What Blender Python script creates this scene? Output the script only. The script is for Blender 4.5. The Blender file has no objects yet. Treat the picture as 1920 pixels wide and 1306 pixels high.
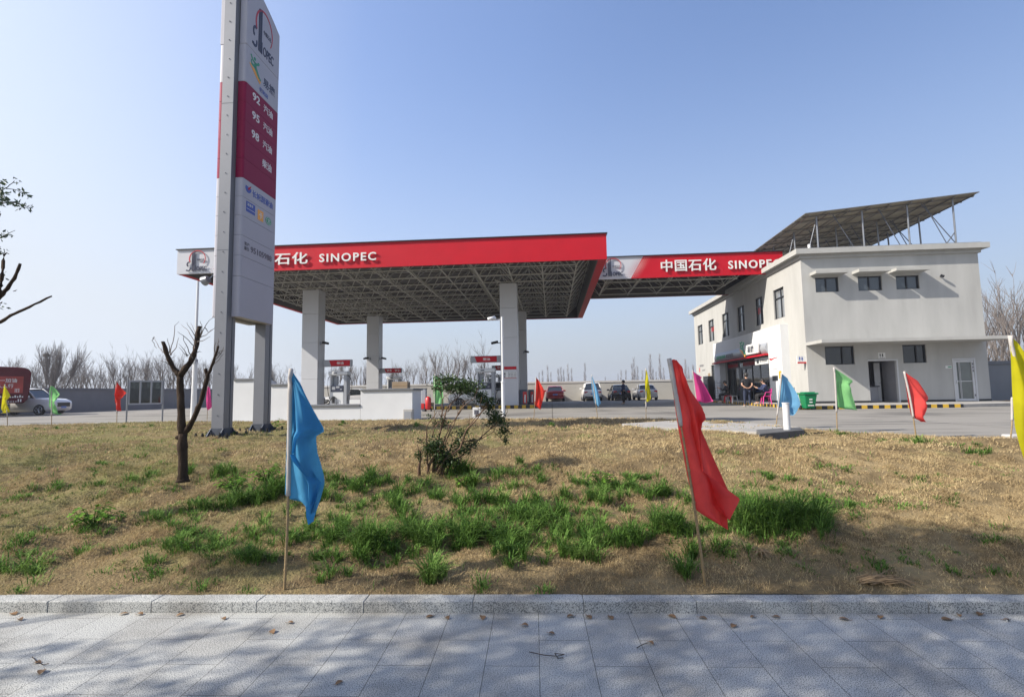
import bpy, bmesh, math, random
import numpy as np
from mathutils import Vector, Matrix, noise as mn
R = math.radians
rnd = random.Random(7)
sc = bpy.context.scene
COL = sc.collection

# ------------------------------------------------------------------ camera
F, PITCH, ROLL, TH = 972.83, 0.085393, -0.016424, 0.075163      # focal length in pixels of a 1920 px frame
CAMZ = 1.5
def cam_axes():
    f = Vector((0, math.cos(PITCH), math.sin(PITCH))); u = Vector((0, -math.sin(PITCH), math.cos(PITCH)))
    x = Vector((1, 0, 0)); c, s = math.cos(ROLL), math.sin(ROLL)
    return c*x+s*u, -s*x+c*u, f
CX, CU, CF = cam_axes()
cam = bpy.data.cameras.new('camera'); co = bpy.data.objects.new('camera', cam); COL.objects.link(co)
m = Matrix.Identity(4)
for i in range(3):
    m[i][0] = CX[i]; m[i][1] = CU[i]; m[i][2] = -CF[i]
m[2][3] = CAMZ
co.matrix_world = m
cam.sensor_width = 36; cam.lens = F/1920*36; cam.clip_start = 0.05; cam.clip_end = 6000
sc.camera = co
sc.view_settings.view_transform = 'Standard'; sc.view_settings.look = 'None'
sc.view_settings.exposure = 0.78; sc.view_settings.gamma = 1.0

# ------------------------------------------------------------------ light
SUN_EL = R(36.5); SUN_B = 0.285             # elevation, and how far the light travels away from the camera's right
S = Vector((math.cos(SUN_EL)*math.cos(SUN_B), math.cos(SUN_EL)*math.sin(SUN_B), -math.sin(SUN_EL)))
sl = bpy.data.lights.new('sun', 'SUN'); sl.energy = 4.7; sl.angle = R(0.53); sl.color = (1.0, 0.93, 0.82)
so = bpy.data.objects.new('sun', sl); COL.objects.link(so)
so.rotation_euler = S.to_track_quat('-Z', 'Y').to_euler()
w = bpy.data.worlds.new('World'); sc.world = w; w.use_nodes = True
nt = w.node_tree; bg = nt.nodes['Background']
sky = nt.nodes.new('ShaderNodeTexSky'); sky.sky_type = 'NISHITA'; sky.sun_disc = False
sky.sun_elevation = SUN_EL; sky.sun_rotation = math.atan2(-S.x, -S.y)
sky.air_density = 1.0; sky.dust_density = 4.5; sky.ozone_density = 3.0; sky.altitude = 0
# haze low over the horizon, brighter towards the sun
def wn(t): return nt.nodes.new(t)
geo = wn('ShaderNodeTexCoord'); sep = wn('ShaderNodeSeparateXYZ'); nt.links.new(geo.outputs['Generated'], sep.inputs[0])
mr = wn('ShaderNodeMapRange'); mr.inputs[1].default_value = 0; mr.inputs[2].default_value = .62; mr.inputs[3].default_value = .92; mr.inputs[4].default_value = 0; nt.links.new(sep.outputs[2], mr.inputs[0])
pw = wn('ShaderNodeMath'); pw.operation = 'POWER'; pw.inputs[1].default_value = 1.7; nt.links.new(mr.outputs[0], pw.inputs[0])
dt = wn('ShaderNodeVectorMath'); dt.operation = 'DOT_PRODUCT'; nt.links.new(geo.outputs['Generated'], dt.inputs[0]); dt.inputs[1].default_value = Vector((-S.x, -S.y, 0)).normalized()
ma = wn('ShaderNodeMath'); ma.operation = 'MULTIPLY_ADD'; ma.inputs[1].default_value = .22; ma.inputs[2].default_value = 1.04; nt.links.new(dt.outputs['Value'], ma.inputs[0])
hz = wn('ShaderNodeVectorMath'); hz.operation = 'SCALE'; hz.inputs[0].default_value = (2.85, 3.10, 3.45); nt.links.new(ma.outputs[0], hz.inputs['Scale'])
tn = wn('ShaderNodeMixRGB'); tn.blend_type = 'MULTIPLY'; tn.inputs[0].default_value = 1; tn.inputs[2].default_value = (1.10, 1.13, 1.24, 1); nt.links.new(sky.outputs[0], tn.inputs[1])
sd = wn('ShaderNodeMath'); sd.operation = 'MULTIPLY_ADD'; sd.use_clamp = True; sd.inputs[1].default_value = 1.15; nt.links.new(dt.outputs['Value'], sd.inputs[0]); nt.links.new(pw.outputs[0], sd.inputs[2])
mxf = wn('ShaderNodeMath'); mxf.operation = 'MAXIMUM'; nt.links.new(pw.outputs[0], mxf.inputs[0]); nt.links.new(sd.outputs[0], mxf.inputs[1])
mx = wn('ShaderNodeMixRGB'); nt.links.new(mxf.outputs[0], mx.inputs[0]); mr2 = wn('ShaderNodeMapRange'); mr2.inputs[1].default_value = -.85; mr2.inputs[2].default_value = -.25; mr2.inputs[3].default_value = .76; mr2.inputs[4].default_value = 1.0; nt.links.new(dt.outputs['Value'], mr2.inputs[0])
sc2 = wn('ShaderNodeVectorMath'); sc2.operation = 'SCALE'; nt.links.new(tn.outputs[0], sc2.inputs[0]); nt.links.new(mr2.outputs[0], sc2.inputs['Scale']); nt.links.new(sc2.outputs[0], mx.inputs[1]); nt.links.new(hz.outputs[0], mx.inputs[2])
nt.links.new(mx.outputs[0], bg.inputs[0]); bg.inputs[1].default_value = 0.142

# ------------------------------------------------------------------ frames and pixel helpers
def s2w(x, y, z=0): return Vector((x*math.cos(TH)+y*math.sin(TH), -x*math.sin(TH)+y*math.cos(TH), z))
def w2s(p): return Vector((p[0]*math.cos(TH)-p[1]*math.sin(TH), p[0]*math.sin(TH)+p[1]*math.cos(TH), p[2]))
def ray(u, v): return CF*F + CX*(u-960) - CU*(v-653)
def gp(u, v, z):                               # where a pixel's ray meets the level z (world)
    d = ray(u, v); t = (z-CAMZ)/d.z
    return Vector((d.x*t, d.y*t, z))
def dp(u, v, Y):                               # ... and the plane y = Y (world)
    d = ray(u, v); t = Y/d.y
    return Vector((d.x*t, Y, CAMZ+d.z*t))
def sp(u, v, ax, val):                         # ... and a plane of the station's own axes
    d = w2s(ray(u, v)); t = val/d[ax]
    return Vector((d.x*t, d.y*t, CAMZ+d.z*t))

# ------------------------------------------------------------------ materials
def lin(c): return tuple((x/12.92 if x <= .04045 else ((x+.055)/1.055)**2.4) for x in c)
def mat(name, col, rough=.6, metal=0, var=.12, scale=3.0, bump=0, bscale=40, spec=.5, trans=0, col2=None, detail=5, stretch=None, coat=0):
    m = bpy.data.materials.new(name); m.use_nodes = True
    n = m.node_tree.nodes; l = m.node_tree.links; b = n['Principled BSDF']
    b.inputs['Roughness'].default_value = rough; b.inputs['Metallic'].default_value = metal
    b.inputs['Specular IOR Level'].default_value = spec; b.inputs['Coat Weight'].default_value = coat
    tc = n.new('ShaderNodeTexCoord'); vec = tc.outputs['Object']
    if stretch:
        mp = n.new('ShaderNodeMapping'); mp.inputs['Scale'].default_value = stretch; l.new(vec, mp.inputs[0]); vec = mp.outputs[0]
    nz = n.new('ShaderNodeTexNoise'); nz.inputs['Scale'].default_value = scale; nz.inputs['Detail'].default_value = detail
    nz.inputs['Roughness'].default_value = .62; l.new(vec, nz.inputs['Vector'])
    rp = n.new('ShaderNodeValToRGB'); rp.color_ramp.elements[0].position = .3; rp.color_ramp.elements[1].position = .7
    a = tuple(c*(1-var) for c in col); c2 = col2 if col2 else tuple(min(1, c*(1+var)) for c in col)
    rp.color_ramp.elements[0].color = (*a, 1); rp.color_ramp.elements[1].color = (*c2, 1)
    l.new(nz.outputs['Fac'], rp.inputs[0]); l.new(rp.outputs[0], b.inputs['Base Color'])
    if bump:
        n2 = n.new('ShaderNodeTexNoise'); n2.inputs['Scale'].default_value = bscale; n2.inputs['Detail'].default_value = 4; l.new(vec, n2.inputs['Vector'])
        bp = n.new('ShaderNodeBump'); bp.inputs['Strength'].default_value = bump; bp.inputs['Distance'].default_value = .01
        l.new(n2.outputs['Fac'], bp.inputs['Height']); l.new(bp.outputs[0], b.inputs['Normal'])
    if trans:
        t = n.new('ShaderNodeBsdfTranslucent'); l.new(rp.outputs[0], t.inputs[0])
        mx = n.new('ShaderNodeMixShader'); mx.inputs[0].default_value = trans
        l.new(b.outputs[0], mx.inputs[1]); l.new(t.outputs[0], mx.inputs[2]); l.new(mx.outputs[0], n['Material Output'].inputs[0])
    return m
def glass_mat(name, tint, alpha):
    m = bpy.data.materials.new(name); m.use_nodes = True; n = m.node_tree.nodes; l = m.node_tree.links
    n.remove(n['Principled BSDF'])
    t = n.new('ShaderNodeBsdfTransparent'); t.inputs[0].default_value = (*tint, 1)
    g = n.new('ShaderNodeBsdfGlossy'); g.inputs['Roughness'].default_value = .03
    fr = n.new('ShaderNodeFresnel'); fr.inputs[0].default_value = 1.5
    ma = n.new('ShaderNodeMath'); ma.operation = 'ADD'; ma.inputs[1].default_value = alpha
    l.new(fr.outputs[0], ma.inputs[0])
    mx = n.new('ShaderNodeMixShader'); l.new(ma.outputs[0], mx.inputs[0]); l.new(t.outputs[0], mx.inputs[1]); l.new(g.outputs[0], mx.inputs[2])
    l.new(mx.outputs[0], n['Material Output'].inputs[0]); return m
M = {}
M['red'] = mat('red_panel', (.44, .005, .016), .55, spec=.2, var=.06, scale=1)
M['white_panel'] = mat('white_panel', (0.480, 0.486, 0.516), .35, var=.03, scale=1)
M['sign_white'] = mat('sign_white', (0.385, 0.380, 0.429), .5, spec=.3, var=.03, scale=1.5)
M['sign_red'] = mat('sign_red', (.22, .003, .042), .5, spec=.2, var=.04, scale=1.5)
M['letter'] = mat('letter_white', (0.640, 0.640, 0.624), .4, var=.03)
M['ink'] = mat('ink_navy', (.012, .014, .05), .4, var=.05)
M['black'] = mat('black_plastic', (.012, .012, .014), .4, var=.2)
M['logo_red'] = mat('logo_red', (.45, .02, .03), .4, var=.05)
M['blue_ink'] = mat('blue_ink', (.02, .06, .33), .4, var=.05)
M['green_ink'] = mat('green_ink', (.01, .25, .12), .4, var=.05)
M['orange_ink'] = mat('orange_ink', (.8, .35, .03), .4, var=.05)
M['grey_ink'] = mat('grey_ink', (.09, .09, .11), .4, var=.05)
M['post'] = mat('post_metal', (.18, .187, .21), .38, metal=.25, var=.05, scale=2)
M['base_steel'] = mat('base_steel', (0.070, 0.081, 0.105), .5, metal=.3, var=.2, scale=8)
M['truss'] = mat('truss_paint', (0.370, 0.360, 0.326), .5, var=.08, scale=2)
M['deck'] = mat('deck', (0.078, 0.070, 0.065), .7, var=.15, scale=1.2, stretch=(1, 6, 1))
M['column'] = mat('column_panel', (0.470, 0.478, 0.501), .4, var=.03, scale=1)
M['plaster'] = mat('plaster', (0.383, 0.380, 0.365), .9, var=.10, scale=1.3, stretch=(1, 1, .22), bump=.25, bscale=60, spec=.2)
M['plaster_trim'] = mat('plaster_trim', (0.369, 0.365, 0.347), .9, var=.07, scale=2, bump=.2, bscale=60, spec=.2)
M['grey_plaster'] = mat('grey_plaster', (.19, .198, .21), .9, var=.08, scale=.8, bump=.3, spec=.2, stretch=(1, 1, .4))
M['beige_wall'] = mat('beige_wall', (0.363, 0.349, 0.319), .9, var=.07, scale=.7, spec=.2)
M['coping'] = mat('coping', (0.422, 0.408, 0.388), .8, var=.08, scale=2, spec=.3)
M['grey_coping'] = mat('grey_coping', (0.149, 0.155, 0.167), .7, var=.1, scale=3, spec=.3)
M['white_wall'] = mat('white_wall', (0.608, 0.616, 0.624), .75, var=.04, scale=1.2, spec=.3)
M['dark_wall'] = mat('dark_wall', (.045, .055, .085), .8, var=.15, scale=1, spec=.2)
M['base_band'] = mat('base_band', (.02, .021, .024), .5, var=.3)
M['winframe'] = mat('window_frame', (.03, .033, .04), .4, metal=.3, var=.1)
M['pane'] = mat('window_pane', (.05, .06, .07), .04, var=.2, scale=.7, spec=.9)
M['pane_dark'] = mat('dark_pane', (.015, .018, .02), .06, var=.3, scale=1.5, spec=.8)
M['door_white'] = mat('door_white', (0.495, 0.503, 0.517), .4, var=.04)
M['door_glass'] = mat('door_glass', (.13, .145, .14), .12, var=.2, scale=1.2, spec=.7)
M['glass'] = glass_mat('shop_glass', (.86, .92, .90), .06)
M['asphalt_dark'] = mat('dark_rubber', (.015, .015, .016), .8, var=.2)
M['yellow'] = mat('yellow_paint', (0.496, 0.304, 0.024), .6, var=.15, scale=6)
M['galv'] = mat('galvanised', (0.216, 0.228, 0.252), .4, metal=.5, var=.1, scale=4)
M['pv_back'] = mat('panel_backsheet', (0.294, 0.259, 0.196), .5, var=.1, scale=1)
M['pv_frame'] = mat('panel_frame', (.16, .15, .14), .4, metal=.4, var=.1)
M['pv_cell'] = mat('panel_cell', (.01, .015, .04), .1, var=.1)
M['bark'] = mat('bark', (.045, .032, .024), .95, var=.45, scale=14, bump=1.0, bscale=50, spec=.1, stretch=(1, 1, .35))
M['bark_cut'] = mat('cut_wood', (.16, .08, .04), .9, var=.2, scale=20)
M['twig'] = mat('bare_twig', (.16, .14, .13), .95, var=.25, scale=.5, spec=.1)
M['twig_far'] = mat('far_twig', (.17, .16, .17), .95, var=.2, scale=.1, spec=.1)
M['poplar'] = mat('poplar_twig', (.20, .18, .18), .95, var=.2, scale=.05, spec=.1)
M['stem'] = mat('shrub_stem', (.13, .085, .06), .9, var=.35, scale=20, spec=.1)
M['leaf'] = mat('shrub_leaf', (.022, .05, .012), .5, var=.5, scale=9, trans=.15, col2=(.05, .09, .02), spec=.3)
M['leaf_tree'] = mat('street_leaf', (.035, .06, .03), .4, var=.4, scale=5, trans=.2)
M['leaf_dry'] = mat('dry_leaf', (.20, .115, .055), .7, var=.35, scale=30, trans=.1)
M['bamboo'] = mat('bamboo', (0.255, 0.180, 0.090), .5, var=.25, scale=18, stretch=(1, 1, 3))
M['sleeve'] = mat('white_sleeve', (0.496, 0.464, 0.440), .8, var=.08, scale=8, trans=.25)
for k, c in dict(blue=(.09, .36, .62), red=(.88, .10, .09), yellow=(.66, .60, .02), green=(.26, .60, .24), pink=(.74, .08, .30), sky=(.18, .43, .66), orange_red=(.68, .05, .035)).items():
    M['cloth_'+k] = mat('cloth_'+k, tuple(x*.92 for x in c), .8, var=.12, scale=5, trans=.5, spec=.15, bump=.15, bscale=300)
M['granite'] = None
M['concrete'] = mat('pad_concrete', (0.304, 0.290, 0.271), .9, var=.12, scale=2, bump=.3, spec=.2)
M['concrete_dark'] = mat('old_concrete', (0.105, 0.105, 0.105), .9, var=.2, scale=4, bump=.5, spec=.2)
M['skin'] = mat('skin', (.42, .24, .16), .5, var=.05)
M['hair'] = mat('hair', (.012, .010, .009), .5, var=.2)
M['tshirt'] = mat('black_shirt', (.012, .012, .015), .85, var=.2)
M['jeans'] = mat('dark_jeans', (.018, .026, .055), .85, var=.2)
M['navy'] = mat('navy_jacket', (.02, .03, .08), .8, var=.2)
M['trousers'] = mat('black_trousers', (.012, .012, .014), .85, var=.2)
M['shoe'] = mat('shoe', (.25, .24, .23), .6, var=.2)
M['pink_plastic'] = mat('pink_plastic', (0.637, 0.043, 0.255), .35, var=.05)
M['red_plastic'] = mat('red_plastic', (0.440, 0.016, 0.016), .35, var=.08)
M['green_plastic'] = mat('green_plastic', (0.000, 0.170, 0.060), .35, var=.08)
M['white_plastic'] = mat('white_plastic', (0.606, 0.614, 0.623), .35, var=.03)
M['pump_grey'] = mat('pump_grey', (0.294, 0.308, 0.336), .35, var=.04)
M['screen'] = mat('pump_screen', (.03, .035, .06), .15, var=.3, scale=6)
M['blue_grey'] = mat('cabinet_blue', (.04, .06, .09), .5, var=.1)
M['cardboard'] = mat('cardboard', (.26, .19, .12), .8, var=.1)
M['tyre'] = mat('tyre', (.012, .012, .012), .8, var=.2)
M['rim'] = mat('rim', (.45, .45, .46), .3, metal=.8, var=.1)
M['car_glass'] = mat('car_glass', (.02, .025, .03), .05, var=.2, spec=.9)
M['tail'] = mat('tail_lamp', (.4, .01, .01), .2, var=.1)
M['plate'] = mat('number_plate', (.12, .22, .55), .4, var=.05)
M['chrome'] = mat('chrome', (.7, .7, .72), .15, metal=1, var=.05)
for k, c in dict(white=(.92, .90, .86), red=(.35, .01, .015), black=(.012, .012, .014), silver=(.5, .5, .52), blue=(.03, .08, .16), winered=(.14, .006, .016)).items():
    M['car_'+k] = mat('car_paint_'+k, tuple(x*.8 for x in c), .25, var=.03, coat=.6)
M['board_glass'] = glass_mat('board_glass', (.22, .25, .24), .03)
M['soil'] = mat('soil', (.10, .065, .04), .95, var=.4, scale=12, bump=1, bscale=60, spec=.1)
M['sand'] = mat('sand_heap', (.42, .27, .14), .95, var=.2, scale=6, bump=.6, spec=.1)
M['tile'] = mat('toilet_tile', (0.280, 0.280, 0.301), .3, var=.05)

def node_mat(name):
    m = bpy.data.materials.new(name); m.use_nodes = True
    return m, m.node_tree.nodes, m.node_tree.links, m.node_tree.nodes['Principled BSDF']
def granite(name, joints):
    m, n, l, b = node_mat(name)
    tc = n.new('ShaderNodeTexCoord')
    v1 = n.new('ShaderNodeTexNoise'); v1.inputs['Scale'].default_value = 170; v1.inputs['Detail'].default_value = 3; l.new(tc.outputs['Object'], v1.inputs['Vector'])
    r1 = n.new('ShaderNodeValToRGB'); e = r1.color_ramp.elements; e[0].position = .36; e[0].color = (.075, .082, .09, 1); e[1].position = .56; e[1].color = (.50, .50, .475, 1)
    x = e.new(.45); x.color = (.285, .29, .28, 1)
    l.new(v1.outputs['Fac'], r1.inputs[0])
    v2 = n.new('ShaderNodeTexNoise'); v2.inputs['Scale'].default_value = 2.2; v2.inputs['Detail'].default_value = 6; l.new(tc.outputs['Object'], v2.inputs['Vector'])
    r2 = n.new('ShaderNodeValToRGB'); e = r2.color_ramp.elements; e[0].position = .3; e[0].color = (.66, .64, .62, 1); e[1].position = .58; e[1].color = (1, 1, 1, 1)
    l.new(v2.outputs['Fac'], r2.inputs[0])
    mx = n.new('ShaderNodeMixRGB'); mx.blend_type = 'MULTIPLY'; mx.inputs[0].default_value = 1; l.new(r1.outputs[0], mx.inputs[1]); l.new(r2.outputs[0], mx.inputs[2])
    out = mx.outputs[0]
    if joints:
        mp = n.new('ShaderNodeMapping'); mp.inputs['Rotation'].default_value = (0, 0, R(90)); l.new(tc.outputs['Object'], mp.inputs[0])
        br = n.new('ShaderNodeTexBrick'); br.offset = .5; br.inputs['Scale'].default_value = 1
        br.inputs['Brick Width'].default_value = .6; br.inputs['Row Height'].default_value = .303; br.inputs['Mortar Size'].default_value = .0020; br.inputs['Mortar Smooth'].default_value = .3
        br.inputs['Color1'].default_value = (1, 1, 1, 1); br.inputs['Color2'].default_value = (.93, .93, .94, 1); br.inputs['Mortar'].default_value = (.18, .17, .16, 1)
        l.new(mp.outputs[0], br.inputs[0])
        m2 = n.new('ShaderNodeMixRGB'); m2.blend_type = 'MULTIPLY'; m2.inputs[0].default_value = 1; l.new(out, m2.inputs[1]); l.new(br.outputs[0], m2.inputs[2]); out = m2.outputs[0]
    l.new(out, b.inputs['Base Color']); b.inputs['Roughness'].default_value = .75; b.inputs['Specular IOR Level'].default_value = .3
    bp = n.new('ShaderNodeBump'); bp.inputs['Strength'].default_value = .35; bp.inputs['Distance'].default_value = .003; l.new(v1.outputs['Fac'], bp.inputs['Height']); l.new(bp.outputs[0], b.inputs['Normal'])
    return m
M['pave'] = granite('granite_paving', True); M['granite'] = granite('granite_kerb', False)
def forecourt_mat():
    m, n, l, b = node_mat('forecourt_concrete'); tc = n.new('ShaderNodeTexCoord')
    a = n.new('ShaderNodeTexNoise'); a.inputs['Scale'].default_value = .35; a.inputs['Detail'].default_value = 8; l.new(tc.outputs['Object'], a.inputs['Vector'])
    mp = n.new('ShaderNodeMapping'); mp.inputs['Scale'].default_value = (.08, 1.6, 1); l.new(tc.outputs['Object'], mp.inputs[0])
    s = n.new('ShaderNodeTexNoise'); s.inputs['Scale'].default_value = 1.3; s.inputs['Detail'].default_value = 5; l.new(mp.outputs[0], s.inputs['Vector'])
    ad = n.new('ShaderNodeMath'); ad.operation = 'ADD'; l.new(a.outputs['Fac'], ad.inputs[0]); l.new(s.outputs['Fac'], ad.inputs[1])
    r = n.new('ShaderNodeValToRGB'); e = r.color_ramp.elements; e[0].position = .78; e[0].color = (.115, .108, .097, 1); e[1].position = 1.15; e[1].color = (.235, .22, .195, 1)
    mul = n.new('ShaderNodeMath'); mul.operation = 'MULTIPLY'; mul.inputs[1].default_value = 1.0; l.new(ad.outputs[0], mul.inputs[0]); l.new(mul.outputs[0], r.inputs[0])
    br = n.new('ShaderNodeTexBrick'); br.offset = 0; br.inputs['Scale'].default_value = 1; br.inputs['Brick Width'].default_value = 5; br.inputs['Row Height'].default_value = 4.5
    br.inputs['Mortar Size'].default_value = .02; br.inputs['Color1'].default_value = (1, 1, 1, 1); br.inputs['Color2'].default_value = (.93, .93, .93, 1); br.inputs['Mortar'].default_value = (.35, .33, .3, 1)
    l.new(tc.outputs['Object'], br.inputs[0])
    mx = n.new('ShaderNodeMixRGB'); mx.blend_type = 'MULTIPLY'; mx.inputs[0].default_value = 1; l.new(r.outputs[0], mx.inputs[1]); l.new(br.outputs[0], mx.inputs[2])
    l.new(mx.outputs[0], b.inputs['Base Color']); b.inputs['Roughness'].default_value = .85; b.inputs['Specular IOR Level'].default_value = .3
    return m
M['forecourt'] = forecourt_mat()
def lawn_mat():
    m, n, l, b = node_mat('dry_turf_ground'); tc = n.new('ShaderNodeTexCoord')
    a = n.new('ShaderNodeTexNoise'); a.inputs['Scale'].default_value = 1.1; a.inputs['Detail'].default_value = 10; a.inputs['Roughness'].default_value = .7; l.new(tc.outputs['Object'], a.inputs['Vector'])
    r = n.new('ShaderNodeValToRGB'); e = r.color_ramp.elements; e[0].position = .3; e[0].color = (.085, .06, .034, 1); e[1].position = .72; e[1].color = (.32, .245, .135, 1); x = e.new(.5); x.color = (.19, .142, .078, 1)
    l.new(a.outputs['Fac'], r.inputs[0])
    g = n.new('ShaderNodeTexNoise'); g.inputs['Scale'].default_value = .55; g.inputs['Detail'].default_value = 9; g.inputs['Roughness'].default_value = .75; l.new(tc.outputs['Object'], g.inputs['Vector'])
    sx = n.new('ShaderNodeSeparateXYZ'); l.new(tc.outputs['Object'], sx.inputs[0])
    mr = n.new('ShaderNodeMapRange'); mr.inputs[1].default_value = -7; mr.inputs[2].default_value = 3; mr.inputs[3].default_value = .085; mr.inputs[4].default_value = -.03; l.new(sx.outputs[0], mr.inputs[0])
    ad = n.new('ShaderNodeMath'); ad.operation = 'ADD'; l.new(g.outputs['Fac'], ad.inputs[0]); l.new(mr.outputs[0], ad.inputs[1])
    r2 = n.new('ShaderNodeValToRGB'); e = r2.color_ramp.elements; e[0].position = .52; e[0].color = (0, 0, 0, 1); e[1].position = .68; e[1].color = (.8, .8, .8, 1); l.new(ad.outputs[0], r2.inputs[0])
    mx = n.new('ShaderNodeMixRGB'); mx.inputs[2].default_value = (.13, .13, .05, 1); l.new(r2.outputs[0], mx.inputs[0]); l.new(r.outputs[0], mx.inputs[1])
    l.new(mx.outputs[0], b.inputs['Base Color']); b.inputs['Roughness'].default_value = 1; b.inputs['Specular IOR Level'].default_value = .05
    h = n.new('ShaderNodeTexNoise'); h.inputs['Scale'].default_value = 45; h.inputs['Detail'].default_value = 6; l.new(tc.outputs['Object'], h.inputs['Vector'])
    bp = n.new('ShaderNodeBump'); bp.inputs['Strength'].default_value = .9; bp.inputs['Distance'].default_value = .03; l.new(h.outputs['Fac'], bp.inputs['Height']); l.new(bp.outputs[0], b.inputs['Normal'])
    return m
M['lawn'] = lawn_mat()
def blade_mat(name, c1, c2, c3, greenish=False):
    m, n, l, b = node_mat(name); tc = n.new('ShaderNodeTexCoord')
    a = n.new('ShaderNodeTexNoise'); a.inputs['Scale'].default_value = 1.6; a.inputs['Detail'].default_value = 12; a.inputs['Roughness'].default_value = .85; l.new(tc.outputs['Object'], a.inputs['Vector'])
    r = n.new('ShaderNodeValToRGB'); e = r.color_ramp.elements; e[0].position = .32; e[0].color = (*c1, 1); e[1].position = .68; e[1].color = (*c3, 1); x = e.new(.5); x.color = (*c2, 1)
    l.new(a.outputs['Fac'], r.inputs[0]); out = r.outputs[0]
    if greenish:
        g = n.new('ShaderNodeTexNoise'); g.inputs['Scale'].default_value = .55; g.inputs['Detail'].default_value = 9; g.inputs['Roughness'].default_value = .75; l.new(tc.outputs['Object'], g.inputs['Vector'])
        sx = n.new('ShaderNodeSeparateXYZ'); l.new(tc.outputs['Object'], sx.inputs[0])
        mr = n.new('ShaderNodeMapRange'); mr.inputs[1].default_value = -7; mr.inputs[2].default_value = 3; mr.inputs[3].default_value = .085; mr.inputs[4].default_value = -.03; l.new(sx.outputs[0], mr.inputs[0])
        ad = n.new('ShaderNodeMath'); ad.operation = 'ADD'; l.new(g.outputs['Fac'], ad.inputs[0]); l.new(mr.outputs[0], ad.inputs[1])
        r2 = n.new('ShaderNodeValToRGB'); e = r2.color_ramp.elements; e[0].position = .52; e[0].color = (0, 0, 0, 1); e[1].position = .68; e[1].color = (.85, .85, .85, 1); l.new(ad.outputs[0], r2.inputs[0])
        mx = n.new('ShaderNodeMixRGB'); mx.inputs[2].default_value = (.22, .23, .085, 1); l.new(r2.outputs[0], mx.inputs[0]); l.new(out, mx.inputs[1]); out = mx.outputs[0]
    hn = n.new('ShaderNodeTexNoise'); hn.inputs['Scale'].default_value = 70; hn.inputs['Detail'].default_value = 1; l.new(tc.outputs['Object'], hn.inputs['Vector'])
    hr = n.new('ShaderNodeMapRange'); hr.inputs[1].default_value = .36; hr.inputs[2].default_value = .64; hr.inputs[3].default_value = .55; hr.inputs[4].default_value = 1.5; l.new(hn.outputs['Fac'], hr.inputs[0])
    hm_ = n.new('ShaderNodeVectorMath'); hm_.operation = 'SCALE'; l.new(out, hm_.inputs[0]); l.new(hr.outputs[0], hm_.inputs['Scale']); out = hm_.outputs[0]
    l.new(out, b.inputs['Base Color']); b.inputs['Roughness'].default_value = .8; b.inputs['Specular IOR Level'].default_value = .15
    t = n.new('ShaderNodeBsdfTranslucent'); l.new(out, t.inputs[0]); ms = n.new('ShaderNodeMixShader'); ms.inputs[0].default_value = .25
    l.new(b.outputs[0], ms.inputs[1]); l.new(t.outputs[0], ms.inputs[2]); l.new(ms.outputs[0], n['Material Output'].inputs[0])
    return m
M['turf'] = blade_mat('dry_turf_blades', (.17, .12, .065), (.41, .31, .17), (.60, .50, .29), True)
M['grass'] = blade_mat('green_grass_blades', (.035, .08, .014), (.085, .165, .030), (.21, .31, .08))
M['weed'] = blade_mat('broad_weed_leaves', (.04, .10, .012), (.09, .19, .02), (.16, .28, .03))

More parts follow.
